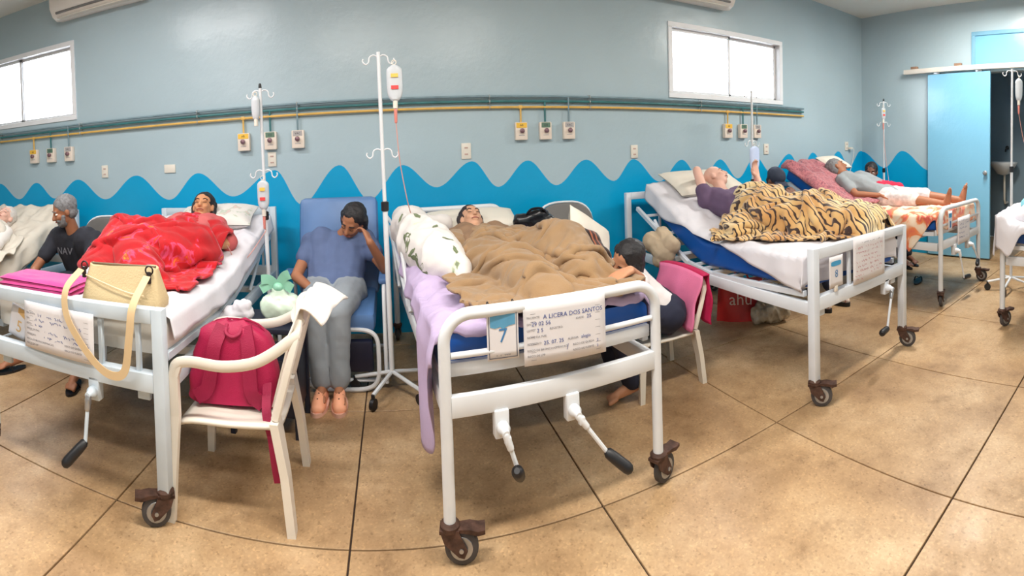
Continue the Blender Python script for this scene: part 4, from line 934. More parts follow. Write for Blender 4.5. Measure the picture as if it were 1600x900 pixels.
# --- bed 8: man in a plum T-shirt, tiger blanket
pillow('pillow', 'white pillow behind the man in the plum shirt', (2.70, 3.58, 1.12), (.78, .42, .13), Rxyz(.42, 0, 0), pillow_w)
J = bodyJ(head=(2.72, 3.44, 1.165), face=(.55, -.45, .55), up=(-.15, .75, .6), shL=(2.86, 3.2, 1.0), shR=(2.46, 3.24, 1.0), elL=(2.92, 3.02, .99), wrL=(2.94, 3.12, 1.17), elR=(2.44, 3.34, 1.24), wrR=(2.62, 3.52, 1.12), hipL=(2.72, 2.62, .87), hipR=(2.52, 2.62, .87), knL=(2.82, 2.24, .93), anL=(2.88, 1.90, .87), toL=(2.9, 1.86, .97), knR=(2.62, 2.22, .93), anR=(2.72, 1.90, .87), toR=(2.72, 1.86, .97), handL=((-.25, .1, 1), (0, -1, .1), -1, .35), handR=((.8, .5, -.1), (0, 0, -1), 1, .3))
pt8 = human('person', 'bald person in plum shirt lying with one arm behind the head', J, skin_pale, M('grey_brow', srgb(120, 104, 100), .7, .2), (2.65, 2.9, .8), eyes='closed', bald=True)
shirt(pt8, J, M('plum_jersey', srgb(96, 76, 104), .85, .12, 7), .3, .018)
def tiger():
    mt, nt, p, tc = printed('tiger_print_fleece', [(0, (0, 0, 0)), (1, (1, 1, 1))], 10., kind='wave', dist=5., detail=1.5, stretch=(1, .55, .8), sheen=.5)
    geo = nt.nodes.new('ShaderNodeTexNoise'); geo.inputs['Scale'].default_value = 3.; nt.links.new(tc.outputs['Object'], geo.inputs['Vector'])
    basec = ramp(nt, geo.outputs['Fac'], [(.3, srgb(190, 136, 78)), (.5, srgb(216, 178, 118)), (.68, srgb(228, 206, 160))])
    wv = next(n for n in nt.nodes if n.type == 'TEX_WAVE'); nb = nt.nodes.new('ShaderNodeTexNoise'); nb.inputs['Scale'].default_value = 9.; nt.links.new(tc.outputs['Object'], nb.inputs['Vector']); ad = nt.nodes.new('ShaderNodeMath'); ad.operation = 'MULTIPLY_ADD'; nt.links.new(nb.outputs['Fac'], ad.inputs[0]); ad.inputs[1].default_value = .9; nt.links.new(wv.outputs['Fac'], ad.inputs[2]); st = ramp(nt, ad.outputs[0], [(.62, (0, 0, 0)), (.70, (1, 1, 1))])
    mx = add(nt, 'ShaderNodeMix', data_type='RGBA'); mx.inputs[6].default_value = (*srgb(58, 38, 36), 1)
    nt.links.new(st.outputs[0], mx.inputs[0]); nt.links.new(basec.outputs[0], mx.inputs[7]); nt.links.new(mx.outputs[2], p.inputs['Base Color']); return mt
blanket('tiger_blanket', 'tiger striped fleece blanket over the legs on bed eight', 'blanket', [(1.775, 2.50, 3.02), (1.9, 2.42, 3.10), (2.1, 2.30, 3.10), (2.4, 2.14, 3.04), (2.6, 2.08, 3.0), (2.8, 2.24, 2.98), (2.95, 2.4, 2.92)], zp(P8, (2.06, 3.08)),
        [((2.62, 2.66, .9), (2.64, 2.85, .92), .18, .15), ((2.72, 2.6, .88), (2.82, 2.24, .94), .12, .10), ((2.82, 2.24, .93), (2.88, 1.88, .88), .09, .09), ((2.52, 2.6, .88), (2.62, 2.22, .93), .12, .10), ((2.62, 2.22, .92), (2.72, 1.9, .88), .09, .09), ((2.9, 2.75, .87), (2.7, 2.9, .92), .1, .1), ((2.3, 2.6, .80), (2.5, 2.75, .84), .1, .1)], tiger(), nx=96, ny=110, slack=1.36, steps=90, crease=.02, ymin=1.765, seed=23, edge_amp=.07, thick=.012, lift=.03, puff=.08, bend=.6, tent=16)
# --- bed 9: man in grey, bare leg, mauve patterned blanket on the raised back
mauve, *_ = printed('mauve_scroll_print', [(.0, srgb(112, 62, 78)), (.42, srgb(150, 88, 98)), (.5, srgb(190, 118, 122)), (.6, srgb(150, 80, 92)), (.75, srgb(96, 58, 76))], 14, dist=2.2)
sheet('patterned_blanket', 'mauve patterned blanket over the raised back of the door bed', 'blanket', 3.97, 4.80, P9, 2.75, 3.78, lambda y: .03, lambda y: .03, mauve, wr=.035, seed=41, thick=.02, lift=.035, group='blankets')
pillow('pillow', 'small white pillow at the top of the mauve blanket', (4.70, 3.62, 1.24), (.42, .28, .1), Rxyz(.45, 0, 0), pillow_w)
J = bodyJ(head=(4.50, 3.42, 1.19), face=(.62, -.5, .45), up=(-.15, .7, .65), shL=(4.70, 3.16, 1.06), shR=(4.33, 3.22, 1.06), elL=(4.92, 2.95, .93), wrL=(4.80, 2.74, .90), elR=(4.26, 2.98, .93), wrR=(4.38, 2.76, .92), hipL=(4.68, 2.74, .88), hipR=(4.48, 2.74, .88), knL=(4.74, 2.36, .90), anL=(4.86, 2.02, .86), toL=(4.88, 1.97, 1.0), knR=(4.46, 2.36, .88), anR=(4.50, 2.04, .85), toR=(4.5, 1.99, .98))
pt9 = human('person', 'person in grey shirt reclining on the mauve blanket, one leg bare', J, skin_mid, hair_grey, (4.55, 2.9, .82), eyes='closed', beard=None)
shirt(pt9, J, M('grey_tee', srgb(142, 148, 152), .85, .1, 7), .6, .018)
trousers(pt9, J, M('patterned_shorts', srgb(214, 206, 206), .85, .25, 22), .9, .02, 'shorts')
mb = MB(); mb.capsule((4.56, 2.88, 1.0), (4.86, 2.80, .96), .06, .06); mb.capsule((4.5, 2.84, 1.0), (4.66, 2.78, 1.0), .05, .05); remesh(mb, 'red_cloth', None, M('crimson_cloth', srgb(196, 30, 66), .85, .1), .01, 4, 'crimson cloth on the lap of the person in grey', .015, 9, 'cloth', (4.65, 2.8, .9))
# --- far left bed: patient wrapped in white
J = bodyJ(head=(-3.42, 3.30, 1.02), face=(.25, -.6, .7), up=(.05, .75, .6), shL=(-3.22, 3.10, .90), shR=(-3.6, 3.1, .90), elL=(-3.1, 2.86, .82), wrL=(-3.26, 2.92, .98), elR=(-3.7, 2.86, .8), wrR=(-3.52, 2.76, .84), hipL=(-3.35, 2.55, .76), hipR=(-3.55, 2.55, .76), knL=(-3.3, 2.15, .78), anL=(-3.32, 1.9, .73), toL=(-3.3, 1.84, .82), knR=(-3.55, 2.15, .78), anR=(-3.56, 1.9, .73), toR=(-3.56, 1.84, .82), k=.92, handL=((-.2, .25, .9), (-.3, -1, 0), -1, .5))
pt5 = human('person', 'person in white lying on the far left bed', J, skin_pale, M('hair_white', srgb(206, 200, 194), .7, .1, 50), (-3.4, 2.6, .68), eyes='closed')
shirt(pt5, J, M('white_gown', srgb(230, 224, 218), .85, .05, 7), 1.8, .02, 'gown')
blanket('white_blanket', 'white blanket over the patient on the far left bed', 'blanket', [(1.84, -3.9, -2.98), (2.4, -3.9, -2.97), (2.9, -3.85, -2.98), (3.1, -3.8, -3.05)], zp(P5, (-3.95, -2.96)), [((-3.45, 2.6, .76), (-3.42, 3.0, .86), .16, .15), ((-3.32, 2.5, .76), (-3.3, 1.95, .74), .1, .09), ((-3.56, 2.5, .76), (-3.56, 1.95, .74), .1, .09)], MATS['cream_sheet'], seed=51, nx=60, ny=70, slack=1.35, steps=80, lift=.04)

# ================================================================== chairs
def plastic_chair(label, loc, rz, mt=None, arms=True):
    """monobloc armchair, built facing -y"""
    mt = mt or plastic_white; t = thing('plastic_chair', label, 'chair', loc, 'white plastic chairs', rz)
    P = lambda nm, mb: part(t, nm, mb, mt, local=True)
    A = np.zeros((15, 15, 3))
    for i, u in enumerate(np.linspace(-1, 1, 15)):
        for j, v in enumerate(np.linspace(-1, 1, 15)):
            A[i, j] = (u * (.225 - .015 * (v > 0) * v), v * .215, .395 - .018 * (1 - u * u) * (1 - .6 * max(0, -v)) - .02 * max(0, -v) ** 6)
    mb = MB(); mb.grid(A); o = P('seat', mb); solid(o, .016, 0)
    for sx in (-1, 1):
        mb = MB()   # front leg runs on up into the arm post
        for (z0, w0, y0, x0), (z1, w1, y1, x1) in zip([(0, .034, -.245, .262), (.2, .042, -.235, .255), (.42, .052, -.22, .25), (.58, .045, -.215, .256)][:4 if arms else 2], [(.2, .042, -.235, .255), (.42, .052, -.22, .25), (.58, .045, -.215, .256), (.635, .04, -.19, .26)]):
            vs = [(sx * (x + dx), y + dy, z) for (z, w, y, x) in ((z0, w0, y0, x0), (z1, w1, y1, x1)) for dx, dy in ((-.014, -w / 2), (.012, -w / 2), (.012, w / 2), (-.014, w / 2))]
            mb._add(vs, [(0, 1, 5, 4), (1, 2, 6, 5), (2, 3, 7, 6), (3, 0, 4, 7), (0, 3, 2, 1), (4, 5, 6, 7)], True)
        P('front_leg', mb)
        mb = MB()
        for (z0, w0, y0, x0), (z1, w1, y1, x1) in zip([(0, .05, .245, .225), (.22, .062, .225, .215)], [(.22, .062, .225, .215), (.425, .085, .19, .205)]):
            vs = [(sx * (x + dx), y + dy, z) for (z, w, y, x) in ((z0, w0, y0, x0), (z1, w1, y1, x1)) for dx, dy in ((-w / 2, -.012), (w / 2, -.012), (w / 2, .022), (-w / 2, .022))]
            mb._add(vs, [(0, 1, 5, 4), (1, 2, 6, 5), (2, 3, 7, 6), (3, 0, 4, 7), (0, 3, 2, 1), (4, 5, 6, 7)], True)
        P('rear_leg', mb)
        if not arms: continue
        mb = MB(); pts = smooth([(sx * .258, -.215, .585), (sx * .262, -.195, .632), (sx * .264, -.13, .648), (sx * .262, .0, .64), (sx * .25, .12, .655), (sx * .235, .2, .69), (sx * .215, .27, .735), (sx * .2, .30, .75)], 5)
        rs = [.023] * len(pts); mb.tube(pts, rs, 10, flat=.5); P('armrest', mb)
    bk = lambda s_, z: V((s_ * .205 * (1 - .12 * max(0, (z - .7) / .12)), .19 + (z - .42) * .30 + .03 * (s_ * s_ - 1) * -1 * -1, z))
    for s_ in (-.72, -.43, -.145, .145, .43, .72):
        mb = MB(); pts = [bk(s_, .425 + k * .045) for k in range(8)]; vs = []; 
        for p_ in pts: vs += [p_ + V((-.021, -.006, 0)), p_ + V((.021, -.006, 0)), p_ + V((.021, .006, 0)), p_ + V((-.021, .006, 0))]
        fs = [(4 * i + a, 4 * i + (a + 1) % 4, 4 * i + 4 + (a + 1) % 4, 4 * i + 4 + a) for i in range(7) for a in range(4)] + [(0, 1, 2, 3), (31, 30, 29, 28)]; mb._add(vs, fs, False); P('back_slat', mb)
    mb = MB(); mb.tube([bk(-1.06, .43), bk(-1.06, .6), bk(-1.05, .72)] + smooth([bk(-1.0, .77), bk(-.8, .815), bk(-.3, .83), bk(.3, .83), bk(.8, .815), bk(1.0, .77)], 4) + [bk(1.05, .72), bk(1.06, .6), bk(1.06, .43)], .018, 8, flat=.8); P('back_frame', mb)
    mb = MB(); pts = [bk(s_, .795) for s_ in np.linspace(-.95, .95, 9)]; mb.tube(pts, .026, 8, flat=.5); P('top_rail', mb)
    return t
ch1 = plastic_chair('white plastic armchair holding the crimson backpack', (-.70, 2.045, 0), -PI / 2 + .05)
ch2 = plastic_chair('low white plastic chair with pink towel on its back', (1.56, 2.62, 0), -PI / 2 - .05, arms=False); ch2.scale = (.9, .9, .78)
ch3 = plastic_chair('white plastic armchair under the capped person between right beds', (3.46, 3.48, 0), 0)
ch4 = plastic_chair('white plastic armchair behind the bed next to the door', (5.42, 3.50, 0), -.5)
def grey_chair(label, loc, rz):
    t = thing('grey_chair', label, 'chair', loc, 'grey visitor chairs', rz); g = M('grey_vinyl', srgb(104, 102, 100), .55, .1, 6); P = lambda nm, mb, mt: part(t, nm, mb, mt, local=True)
    A = np.zeros((18, 12, 3)); mb = MB()
    def rr(u, w, h, n=2.8): return math.copysign(abs(math.cos(u)) ** (2 / n) * w, math.cos(u)), math.copysign(abs(math.sin(u)) ** (2 / n) * h, math.sin(u))
    for nm, c, w, h, up_ in (('backrest', (0, .22, .82), .235, .20, True), ('seat', (0, 0, .45), .23, .22, False)):
        mb = MB(); vs = []; N = 32
        for d_, sc_ in ((-.022, .93), (-.016, 1.), (.016, 1.), (.022, .93)):
            for k in range(N):
                a, b = rr(2 * PI * k / N, w * sc_, h * sc_); vs.append((c[0] + a, c[1] + d_ + .15 * b * (1 if up_ else 0), c[2] + b) if up_ else (c[0] + a, c[1] + b, c[2] + d_))
        fs = [(i * N + k, i * N + (k + 1) % N, (i + 1) * N + (k + 1) % N, (i + 1) * N + k) for i in range(3) for k in range(N)] + [tuple(range(N - 1, -1, -1)), tuple(3 * N + k for k in range(N))]
        mb._add(vs, fs, True); P(nm, mb, g)
    mb = MB(); mb.tube([V((.243 * math.copysign(abs(math.cos(a)) ** .7, math.cos(a)), .245 + .15 * .21 * math.copysign(abs(math.sin(a)) ** .7, math.sin(a)), .82 + .208 * math.copysign(abs(math.sin(a)) ** .7, math.sin(a)))) for a in np.linspace(0, 2 * PI, 33)[:-1]], .009, 8, closed=True); P('back_edge', mb, white_metal)
    for sx in (-1, 1):
        mb = MB(); mb.tube([(sx * .2, .24, .7), (sx * .21, .2, .45), (sx * .22, .26, .0)], .012, 8); P('leg', mb, white_metal)
        mb = MB(); mb.tube([(sx * .2, -.18, .43), (sx * .22, -.24, .0)], .012, 8); P('leg', mb, white_metal)
    return t
grey_chair('grey padded visitor chair behind the seated man on the left', (-2.36, 3.28, 0), .06)
grey_chair('grey padded visitor chair between the two middle beds', (1.36, 3.42, 0), 0)
# blue recliner
t = thing('recliner_chair', 'blue grey vinyl recliner with white tube frame by the wall', 'armchair', (-.42, 3.3, 0)); bv = M('blue_grey_vinyl', srgb(82, 118, 168), .42, .12, 4)
def slab(c, sz, R, r=.04): 
    mb = MB(); mb.box(c, sz, R, bev=r); return mb
part(t, 'backrest', slab((-.42, 3.62, .80), (.60, .11, .70), Rxyz(-.22, 0, 0), .045), bv)
part(t, 'seat', slab((-.42, 3.27, .44), (.56, .52, .12), Rxyz(.08, 0, 0), .035), bv)
part(t, 'footrest', slab((-.36, 3.03, .22), (.40, .05, .20), Rxyz(.12, 0, 0), .015), M('navy_vinyl', srgb(14, 18, 44), .5, .15))
for x in (-.76, -.08):
    mb = MB(); mb.tube(smooth([(x, 3.05, .04), (x, 3.03, .3), (x, 3.06, .58), (x, 3.2, .63), (x, 3.5, .63), (x, 3.58, .5), (x, 3.62, .04)], 5), .014, 10); part(t, 'side_frame', mb, white_metal)
    mb = MB(); mb.box((x, 3.28, .65), (.07, .36, .04), bev=.015); part(t, 'armrest', mb, bv)
mb = MB(); mb.tube([V((-.36 + .235 * math.copysign(abs(math.cos(a)) ** .45, math.cos(a)), 3.015, .20 + .185 * math.copysign(abs(math.sin(a)) ** .45, math.sin(a)))) for a in np.linspace(0, 2 * PI, 41)[:-1]], .014, 8, closed=True); part(t, 'footrest_frame', mb, white_metal)
for y in (3.05, 3.62):
    mb = MB(); mb.tube([(-.76, y, .06), (-.08, y, .06)], .012, 8); part(t, 'cross_tube', mb, white_metal)

# ================================================================== visitors
dark_tee = M('black_tshirt', srgb(34, 36, 46), .85, .15, 7)
J = bodyJ(head=(-2.45, 3.02, 1.115), face=(-.55, -.7, -.30), up=(-.1, -.15, 1), shL=(-2.22, 3.10, .89), shR=(-2.62, 3.14, .90), elL=(-2.14, 2.90, .66), wrL=(-2.24, 2.70, .60), elR=(-2.70, 2.92, .66), wrR=(-2.56, 2.72, .60), hipL=(-2.26, 3.26, .54), hipR=(-2.46, 3.26, .54), knL=(-2.16, 2.82, .54), anL=(-2.08, 2.64, .10), toL=(-2.03, 2.50, .045), knR=(-2.52, 2.82, .54), anR=(-2.58, 2.60, .10), toR=(-2.64, 2.45, .045), handL=((-.3, -.6, -.3), (0, .3, -1), -1, .4), handR=((.3, -.6, -.3), (0, .3, -1), 1, .4))
v1 = human('person', 'grey bearded person in black T-shirt seated at the left', J, skin_mid, hair_grey, (-2.36, 3.2, 0), beard=hair_grey, hairlen=0)
sh = shirt(v1, J, dark_tee, .6, .02)
trousers(v1, J, M('dark_shorts', srgb(40, 44, 58), .85, .15, 7), 1.05, .02, 'shorts')
f_ = (V((-2.42, 2.985, .80))); tx = text_mb([('NAV', 0, -.01, .075, 'CENTER')], lambda a, b, c: f_ + V((a, -.02 - .25 * a * a * -6, b)))
part(v1, 'shirt_print', tx, M('print_grey', srgb(104, 104, 112), .8, .1))
def sandal(label, x, y, a, col, group):
    c, s = math.cos(a), math.sin(a); T = lambda u, v, z: (x + u * c - v * s, y + u * s + v * c, z)
    t = thing('sandal', label, 'sandal', (x, y, 0), group); mb = MB(); vs = []; N = 20
    for z in (0.0, .016):
        for k in range(N):
            an = 2 * PI * k / N; u = .128 * math.cos(an); w = .043 * (1 + .12 * math.cos(an)) * math.sin(an); vs.append(T(u, w, z))
    mb._add(vs, [tuple(range(N - 1, -1, -1)), tuple(N + k for k in range(N))] + [(k, (k + 1) % N, N + (k + 1) % N, N + k) for k in range(N)], False); part(t, 'sole', mb, col)
    mb = MB(); mb.tube(smooth([T(0, .044, .012), T(.03, .03, .05), T(.07, 0, .03), T(.03, -.03, .05), T(0, -.044, .012)], 5), .008, 6, flat=.5); part(t, 'strap', mb, col); return t
sandal('dark sandal on the right foot of the bearded person', -2.61, 2.52, -1.85, black_plastic, 'sandals'); sandal('dark sandal on the left foot of the bearded person', -2.05, 2.56, -1.2, black_plastic, 'sandals')
J = bodyJ(head=(-.29, 3.36, 1.0), face=(-.35, -.75, -.45), up=(.3, -.1, .95), shL=(-.22, 3.44, .86), shR=(-.60, 3.46, .84), elL=(-.07, 3.24, .70), wrL=(-.16, 3.10, .90), elR=(-.68, 3.24, .66), wrR=(-.52, 3.06, .60), hipL=(-.32, 3.30, .56), hipR=(-.52, 3.30, .56), knL=(-.36, 2.90, .53), anL=(-.365, 2.90, .11), toL=(-.36, 2.78, .06), knR=(-.53, 2.88, .53), anR=(-.47, 2.90, .11), toR=(-.47, 2.78, .06), handL=((-.25, .5, .5), (-.6, .4, 0), -1, .5), handR=((.5, -.5, -.2), (0, .2, -1), 1, .4))
v2 = human('person', 'person dozing in the blue recliner with elbow on the armrest', J, skin_mid, hair_black, (-.42, 3.3, 0), eyes='closed', hairlen=.04)
shirt(v2, J, M('slate_blue_top', srgb(88, 104, 142), .85, .12, 7), .45, .022)
trousers(v2, J, M('light_grey_trousers', srgb(142, 150, 158), .85, .08, 9), 1.95, .024)
peach = M('peach_foam', srgb(240, 168, 132), .6, .06, 12)
def clog(label, x, y, a):
    t = thing('clog', label, 'shoe', (x, y, 0), 'peach foam clogs'); c, s = math.cos(a), math.sin(a); T = lambda u, v, z: V((x + u * c - v * s, y + u * s + v * c, z))
    mb = MB()
    for a_, b_, ra, rb in (((-.09, 0, .034), (.06, 0, .04), .034, .042), ((.05, -.012, .035), (.09, -.006, .032), .034, .03), ((.05, .014, .035), (.085, .016, .03), .034, .028), ((-.02, 0, .07), (.05, 0, .055), .036, .036)): mb.capsule(T(*a_), T(*b_), ra, rb)
    remesh(mb, 'upper', t, peach, .006, 3)
    mb = MB(); vs = []; N = 22
    for z in (0., .022):
        for k in range(N):
            an = 2 * PI * k / N; vs.append(T(.132 * math.cos(an), .05 * (1 + .12 * math.cos(an)) * math.sin(an), z))
    mb._add(vs, [tuple(range(N - 1, -1, -1)), tuple(N + k for k in range(N))] + [(k, (k + 1) % N, N + (k + 1) % N, N + k) for k in range(N)], False); part(t, 'sole', mb, M('peach_sole', srgb(226, 178, 158), .6, .05))
    for u, v in ((.03, -.02), (.03, .0), (.03, .02), (.05, -.012), (.05, .012), (.07, 0), (.01, -.012), (.01, .012)):
        zt = .094 - abs(v) * .5 - max(0, u - .03) * .35
        mb = MB(); mb.ell(T(u, v, zt), (.0055, .0055, .004), None, 8, 6); part(t, 'vent_hole', mb, rust)
    return t
clog('peach foam clog on the left, at the recliner', -.475, 2.825, -1.65); clog('peach foam clog on the right, at the recliner', -.36, 2.83, -1.5)
J = bodyJ(head=(1.27, 2.45, .80), face=(-.8, -.3, -.22), up=(.2, -.5, .9), shL=(1.36, 2.48, .63), shR=(1.42, 2.70, .66), elL=(1.22, 2.20, .76), wrL=(1.06, 2.0, .865), elR=(1.2, 2.86, .74), wrR=(1.06, 2.76, .84), hipL=(1.58, 2.50, .44), hipR=(1.58, 2.68, .44), knL=(1.20, 2.44, .50), anL=(1.30, 2.46, .10), toL=(1.17, 2.46, .05), knR=(1.20, 2.68, .50), anR=(1.30, 2.68, .1), toR=(1.17, 2.68, .05), k=.9, handL=((-.8, -.5, 0), (0, 0, -1), -1, .25), handR=((-.8, -.2, 0), (0, 0, -1), 1, .3))
v3 = human('person', 'dark haired person in white leaning onto bed seven from a chair', J, M('skin_warm', srgb(190, 134, 100), .55, .06, 8), hair_black, (1.5, 2.6, 0), eyes='closed', hairlen=.03)
shirt(v3, J, M('white_shirt', srgb(226, 222, 224), .85, .05, 7), .5, .02)
trousers(v3, J, M('navy_trousers', srgb(30, 34, 56), .85, .12, 9), 1.95, .02)
J = bodyJ(head=(3.42, 3.36, 1.10), face=(-.15, -.85, -.45), up=(0, -.2, 1), shL=(3.62, 3.42, .88), shR=(3.24, 3.42, .88), elL=(3.64, 3.16, .72), wrL=(3.50, 3.16, .93), elR=(3.22, 3.16, .72), wrR=(3.36, 3.12, .92), hipL=(3.56, 3.48, .54), hipR=(3.36, 3.48, .54), knL=(3.60, 3.02, .54), anL=(3.57, 2.80, .12), toL=(3.57, 2.66, .07), knR=(3.33, 3.02, .54), anR=(3.34, 2.82, .12), toR=(3.33, 2.69, .07), handL=((-.25, .25, .8), (-.2, .8, 0), -1, .5), handR=((.25, .25, .8), (.2, .8, 0), 1, .5))
v4 = human('person', 'person in navy cap resting the face on both hands', J, skin_dark, hair_black, (3.46, 3.48, 0))
shirt(v4, J, M('navy_tee', srgb(36, 48, 78), .85, .12, 7), .6, .02); trousers(v4, J, M('dark_jeans', srgb(44, 50, 70), .85, .15, 9), 1.9, .02)
R = head_frame(J); hc = V(J['head']); mb = MB(); mb.ell(hc + R @ V((0, -.018, .052)), (.09, .108, .08), R); capo = remesh(mb, 'cap', v4, M('navy_cap', srgb(40, 48, 66), .85, .1), .007, 2)
mb = MB(); A = np.zeros((12, 8, 3))
for i, u in enumerate(np.linspace(-1, 1, 12)):
    for j, v in enumerate(np.linspace(0, 1, 8)): A[i, j] = tuple(hc + R @ V((u * .075, .065 + v * .075 * math.sqrt(max(.05, 1 - u * u * .8)), .045 - .02 * v - .02 * u * u)))
mb.grid(A); solid(part(capo, 'cap_peak', mb, MATS['navy_cap'], ang=180), .005)
J = bodyJ(head=(5.14, 3.36, 1.115), face=(-.85, -.45, -.1), up=(0, 0, 1), shL=(5.20, 3.26, .88), shR=(5.34, 3.58, .88), elL=(5.10, 3.12, .68), wrL=(5.06, 2.96, .60), elR=(5.22, 3.62, .66), wrR=(5.10, 3.4, .6), hipL=(5.36, 3.40, .54), hipR=(5.46, 3.56, .54), knL=(5.16, 3.02, .54), anL=(5.14, 2.92, .1), toL=(5.08, 2.78, .05), knR=(5.30, 3.02, .54), anR=(5.30, 2.92, .1), toR=(5.24, 2.78, .05), k=.92)
v5 = human('person', 'dark haired person seated behind the bed next to the door', J, skin_dark, hair_black, (5.4, 3.5, 0))
shirt(v5, J, M('dusky_blue_top', srgb(70, 92, 124), .85, .12, 7), .6, .02); trousers(v5, J, M('black_trousers', srgb(30, 32, 40), .85, .12, 9), 1.9, .02)
# ================================================================== papers and number cards on the bed ends
def paper(name, label, x0, x1, z0, z1, y, tilt=0., cat='form', prints=(), hand=(), red=(), frame=None, rules=0, group='patient forms', bend=.004):
    w, h = x1 - x0, z1 - z0; cx, cz = (x0 + x1) / 2, (z0 + z1) / 2; c, s = math.cos(tilt), math.sin(tilt)
    def fn(a, b, d): return (cx + a * c - b * s, y - d - bend * math.cos(a / w * PI), cz + a * s + b * c)
    t = thing(name, label, cat, (cx, y, z0), group)
    A = np.array([[fn((i / 10 - .5) * w, (j / 6 - .5) * h, 0) for j in range(7)] for i in range(11)]); mb = MB(); mb.grid(A); solid(part(t, 'sheet', mb, paper_m, ang=180), .001, 0)
    F = lambda a, b, d: fn(a - w / 2, b - h / 2, d + .0012)
    if prints: part(t, 'printed_text', text_mb(prints, F), ink_grey)['kind'] = 'stuff'
    if hand: part(t, 'handwriting', text_mb(hand, F), ink_blue)['kind'] = 'stuff'
    if red: part(t, 'red_handwriting', text_mb(red, F), ink_red)
    for k in range(rules):
        zz = h * (.13 + .72 * k / max(1, rules - 1)); mb = MB(); mb._add([F(w * .08, zz - .012, 0), F(w * .93, zz - .012, 0), F(w * .93, zz - .0108, 0), F(w * .08, zz - .0108, 0)], [(0, 1, 2, 3)], False); part(t, 'ruled_line', mb, ink_grey)
    return t, F
def scribble(F, rows, mt, t, name, seed=1):
    rg = random.Random(seed)
    for (x, y, L, h_) in rows:
        pts = []; u = 0.
        while u < L:
            if rg.random() < .14: u += h_ * .9
            pts.append((x + u, y + (rg.random() - .3) * h_)); u += h_ * rg.uniform(.18, .42)
        mb = MB(); wd = h_ * .07
        for (a, b), (c, d) in zip(pts, pts[1:]):
            if c - a > h_ * .8: continue
            mb._add([F(a - wd, b - wd, .0004), F(a + wd, b + wd, .0004), F(c + wd, d + wd, .0004), F(c - wd, d - wd, .0004)], [(0, 1, 2, 3)], False)
        o = part(t, name, mb, mt); o['kind'] = 'stuff'
def flat_shape(F, pts, d=.0006):
    mb = MB(); mb._add([F(a, b, d) for a, b in pts], [tuple(range(len(pts)))], False); return mb
blue_p = M('print_blue', srgb(86, 150, 186), .6, .08, 30); teal_p = M('print_teal', srgb(70, 158, 206), .6, .06, 30)
# bed 7
h = .225; w = .325
paper('patient_form', 'patient form on the foot rail of bed seven', .455, .785, .652, .882, 1.698, .0, prints=[('PACIENTE:', .012, .168, .011, 'LEFT'), ('DN:', .012, .145, .011, 'LEFT'), ('IDADE:', .205, .145, .011, 'LEFT'), ('LEITO:', .012, .122, .011, 'LEFT'), ('REGISTRO:', .10, .122, .011, 'LEFT'), ('NOME DA MAE:', .012, .098, .011, 'LEFT'), ('ADMISSAO:', .012, .074, .011, 'LEFT'), ('ALERGIA:', .17, .074, .011, 'LEFT'), ('RISCO DE BRONCOASPIRACAO', .012, .05, .011, 'LEFT'), ('RISCO DE QUEDA', .19, .05, .011, 'LEFT'), ('RISCO DE LPP', .012, .03, .011, 'LEFT'), ('RISCO DE FLEBITE', .19, .03, .011, 'LEFT')],
      hand=[('A LICERA DOS SANTOS', .075, .163, .023, 'LEFT'), ('29 02 56', .03, .141, .021, 'LEFT'), ('25', .25, .143, .02, 'LEFT'), ('2 5', .05, .117, .02, 'LEFT'), ('25. 07. 25', .075, .070, .02, 'LEFT'), ('alegia', .225, .072, .018, 'LEFT'), ('/', .165, .04, .03, 'LEFT'), ('2', .29, .048, .016, 'LEFT'), ('2', .29, .028, .014, 'LEFT')], rules=7)
t, F = paper('number_card', 'card with a blue number 7 hanging from the foot rail', .318, .436, .688, .866, 1.70, .0, 'sign', group='bed number cards', bend=.001)
part(t, 'card_picture', flat_shape(F, [(.012, .118), (.03, .112), (.05, .116), (.06, .108), (.08, .118), (.106, .122), (.106, .160), (.012, .160)]), blue_p)
part(t, 'number', text_mb([('7', .059, .062, .07, 'CENTER')], F), M('number_blue', srgb(60, 122, 176), .6, .05)); part(t, 'small_print', text_mb([('o   o   www', .059, .014, .011, 'CENTER')], F), ink_grey)
mb = MB()
for a, b, c, d in ((.006, .006, .112, .0085), (.006, .168, .112, .1705), (.006, .006, .0085, .1705), (.1095, .006, .112, .1705)): mb._add([F(a, b, .0008), F(c, b, .0008), F(c, d, .0008), F(a, d, .0008)], [(0, 1, 2, 3)], False)
part(t, 'card_border', mb, M('border_dark', srgb(72, 76, 92), .6, .05))
mb = MB()
for x in (.33, .425): mb.tube([V((x, 1.73 + .0245 * math.cos(a), .8625 + .0245 * math.sin(a))) for a in np.linspace(0, 2 * PI, 15)[:-1]], .0022, 6, closed=True); part(t, 'tie_band', mb, black_plastic); mb = MB()
# bed 8
t, F = paper('patient_form', 'patient form in red handwriting on the tiger blanket bed', 2.39, 2.755, .592, .868, 1.698)
scribble(F, [(.075, .240, .24, .010)], ink_grey, t, 'printed_line', 3)
scribble(F, [(.02, .21, .32, .015), (.03, .182, .30, .015), (.09, .156, .2, .014), (.02, .128, .29, .015), (.05, .10, .28, .015), (.03, .072, .30, .015), (.19, .05, .12, .012), (.02, .046, .1, .013), (.02, .022, .08, .012)], ink_red, t, 'red_handwriting', 5)
t, F = paper('number_card', 'card with a blue number 8 on the bed end', 2.155, 2.285, .625, .80, 1.70, .0, 'sign', group='bed number cards', bend=.001)
mb = MB(); pts = [(.064 + .048 * math.copysign(abs(math.cos(a)) ** .5, math.cos(a)), .134 + .014 * math.copysign(abs(math.sin(a)) ** .5, math.sin(a))) for a in np.linspace(0, 2 * PI, 25)[:-1]]
